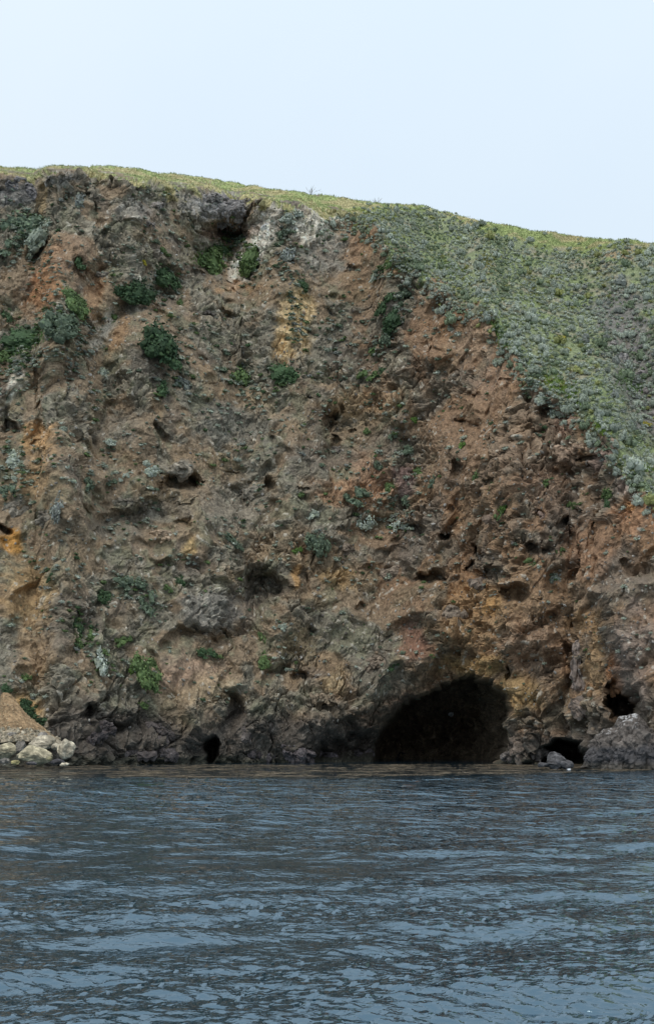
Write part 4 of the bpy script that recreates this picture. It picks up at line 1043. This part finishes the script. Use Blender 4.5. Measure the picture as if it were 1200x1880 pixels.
link('grass', mesh_from('grass', np.concatenate(gV), np.concatenate(gT), np.concatenate(gC)), M_LEAFV, kind='stuff', label='olive and straw coloured grass on the crest and ledges')

# two leafless bushes on the skyline
def twig_bush(px, w, h, lb, seed):
    rg = np.random.default_rng(seed)
    j = int(np.searchsorted(PX, px)); p = P[-1, j]; s = p[1] / F
    Vs, Ts, n = [], [], 0
    def seg(a, b, r0, r1):
        nonlocal n
        d_ = b - a; t = np.cross(d_, [0.3, 1, .2]); t /= np.linalg.norm(t); u = np.cross(d_, t); u /= np.linalg.norm(u)
        for q_, r in ((a, r0), (b, r1)):
            for k_ in range(3):
                an = k_ * 2.094; Vs.append(q_ + (t * math.cos(an) + u * math.sin(an)) * r)
        for k_ in range(3):
            l = (k_ + 1) % 3; Ts.append([n + k_, n + l, n + 3 + l]); Ts.append([n + k_, n + 3 + l, n + 3 + k_])
        n += 6
    for _ in range(12):
        a = np.zeros(3); dirn = np.array([rg.normal() * .5 * w / h, rg.normal() * .4, 1.0])
        for lv in range(3):
            b = a + dirn * h * s / 3 * rg.uniform(.6, 1.1); seg(a, b, .03 - .008 * lv, .022 - .006 * lv)
            if lv:
                for _ in range(2):
                    c = b + (dirn + rg.normal(size=3) * .8) * h * s / 5; seg(b, c, .02, .012)
            a = b; dirn = dirn + rg.normal(size=3) * .3
    V = np.array(Vs)
    link('bare_bush', mesh_from('bare_bush', V, np.array(Ts), np.full((len(V), 3), (.24, .22, .20))), M_LEAFV, label=lb, cat='bush', loc=tuple(p - np.array([0, 0, .1])))
twig_bush(570, 9, 12, 'taller leafless bush standing alone on the grassy skyline', 5)
twig_bush(690, 15, 7, 'low wide leafless bush on the skyline nearer the scrub', 6)

# ------------------------------------------------------------------ floating kelp and foam
kV, kT, kC, nk = [], [], [], 0
m_kelp = mat_leaf('kelp', False); m_kelp.node_tree.nodes['Principled BSDF'].inputs['Roughness'].default_value = .35
NK = 16000
kpx = rg.uniform(-80, 1280, NK); klo = np.interp(kpx, [-300, 0, 400, 620, 900, 1000, 1200, 1500], [104, 100, 104, 102, 112, 118, 128, 128])
kY = klo + rg.random(NK) * (158 - klo)
kn = perlin(np.stack([kpx / 110, kY / 5, 0 * kY], -1), 1.0, 5.0)
for q in np.nonzero(rg.random(NK) < .1 + .9 * ss(-.1, .35, kn))[0]:
    Yk = kY[q]; x = (kpx[q] - CX) / F * Yk
    a = rg.normal() * .3; L_ = rg.uniform(.3, 1.6); wd_ = rg.uniform(.03, .09)
    d_ = np.array([math.cos(a), math.sin(a), 0]); s_ = np.array([-d_[1], d_[0], 0])
    z = rg.uniform(.015, .03); up_ = rg.uniform(0, .05)
    b = np.array([x, Yk, z])
    kV.append(np.array([b - d_ * L_ * .5, b - s_ * wd_ + [0, 0, up_ * .7], b + d_ * L_ * .5 + [0, 0, up_ * .2], b + s_ * wd_ + [0, 0, up_]])); kT.append(np.array([[0, 1, 2], [0, 2, 3]]) + nk); nk += 4
    kC.append(np.broadcast_to(A_([.17, .13, .085]) * rg.uniform(.6, 1.4), (4, 3)))
link('kelp', mesh_from('kelp', np.concatenate(kV), np.concatenate(kT), np.concatenate(kC)), m_kelp, kind='stuff', label='brown kelp floating on the calm water along the cliff foot')

m_foam, _, _, bf = newmat('foam'); bf.inputs['Base Color'].default_value = (.78, .80, .82, 1); bf.inputs['Roughness'].default_value = .7
parts = []
for px, py, w, h in [(1026, 1406, 11, 4), (1022, 1407, 7, 3), (1040, 1411, 7, 4), (1044, 1413, 8, 3), (1009, 1408, 8, 1.5)]:
    V, T = rock_arrays(int(px), 2, 4, .25); Yd = CAM_H / -ray(px, py + h * .4)[1]
    parts.append((V * np.array([w, w, h]) * float(Yd) / F / 2 + point(px, py, float(Yd)), T, V))
V, T, _c = joined(parts)
link('foam', mesh_from('foam', V, T), m_foam, kind='stuff', label='white foam splashing at the pyramid-shaped rock')
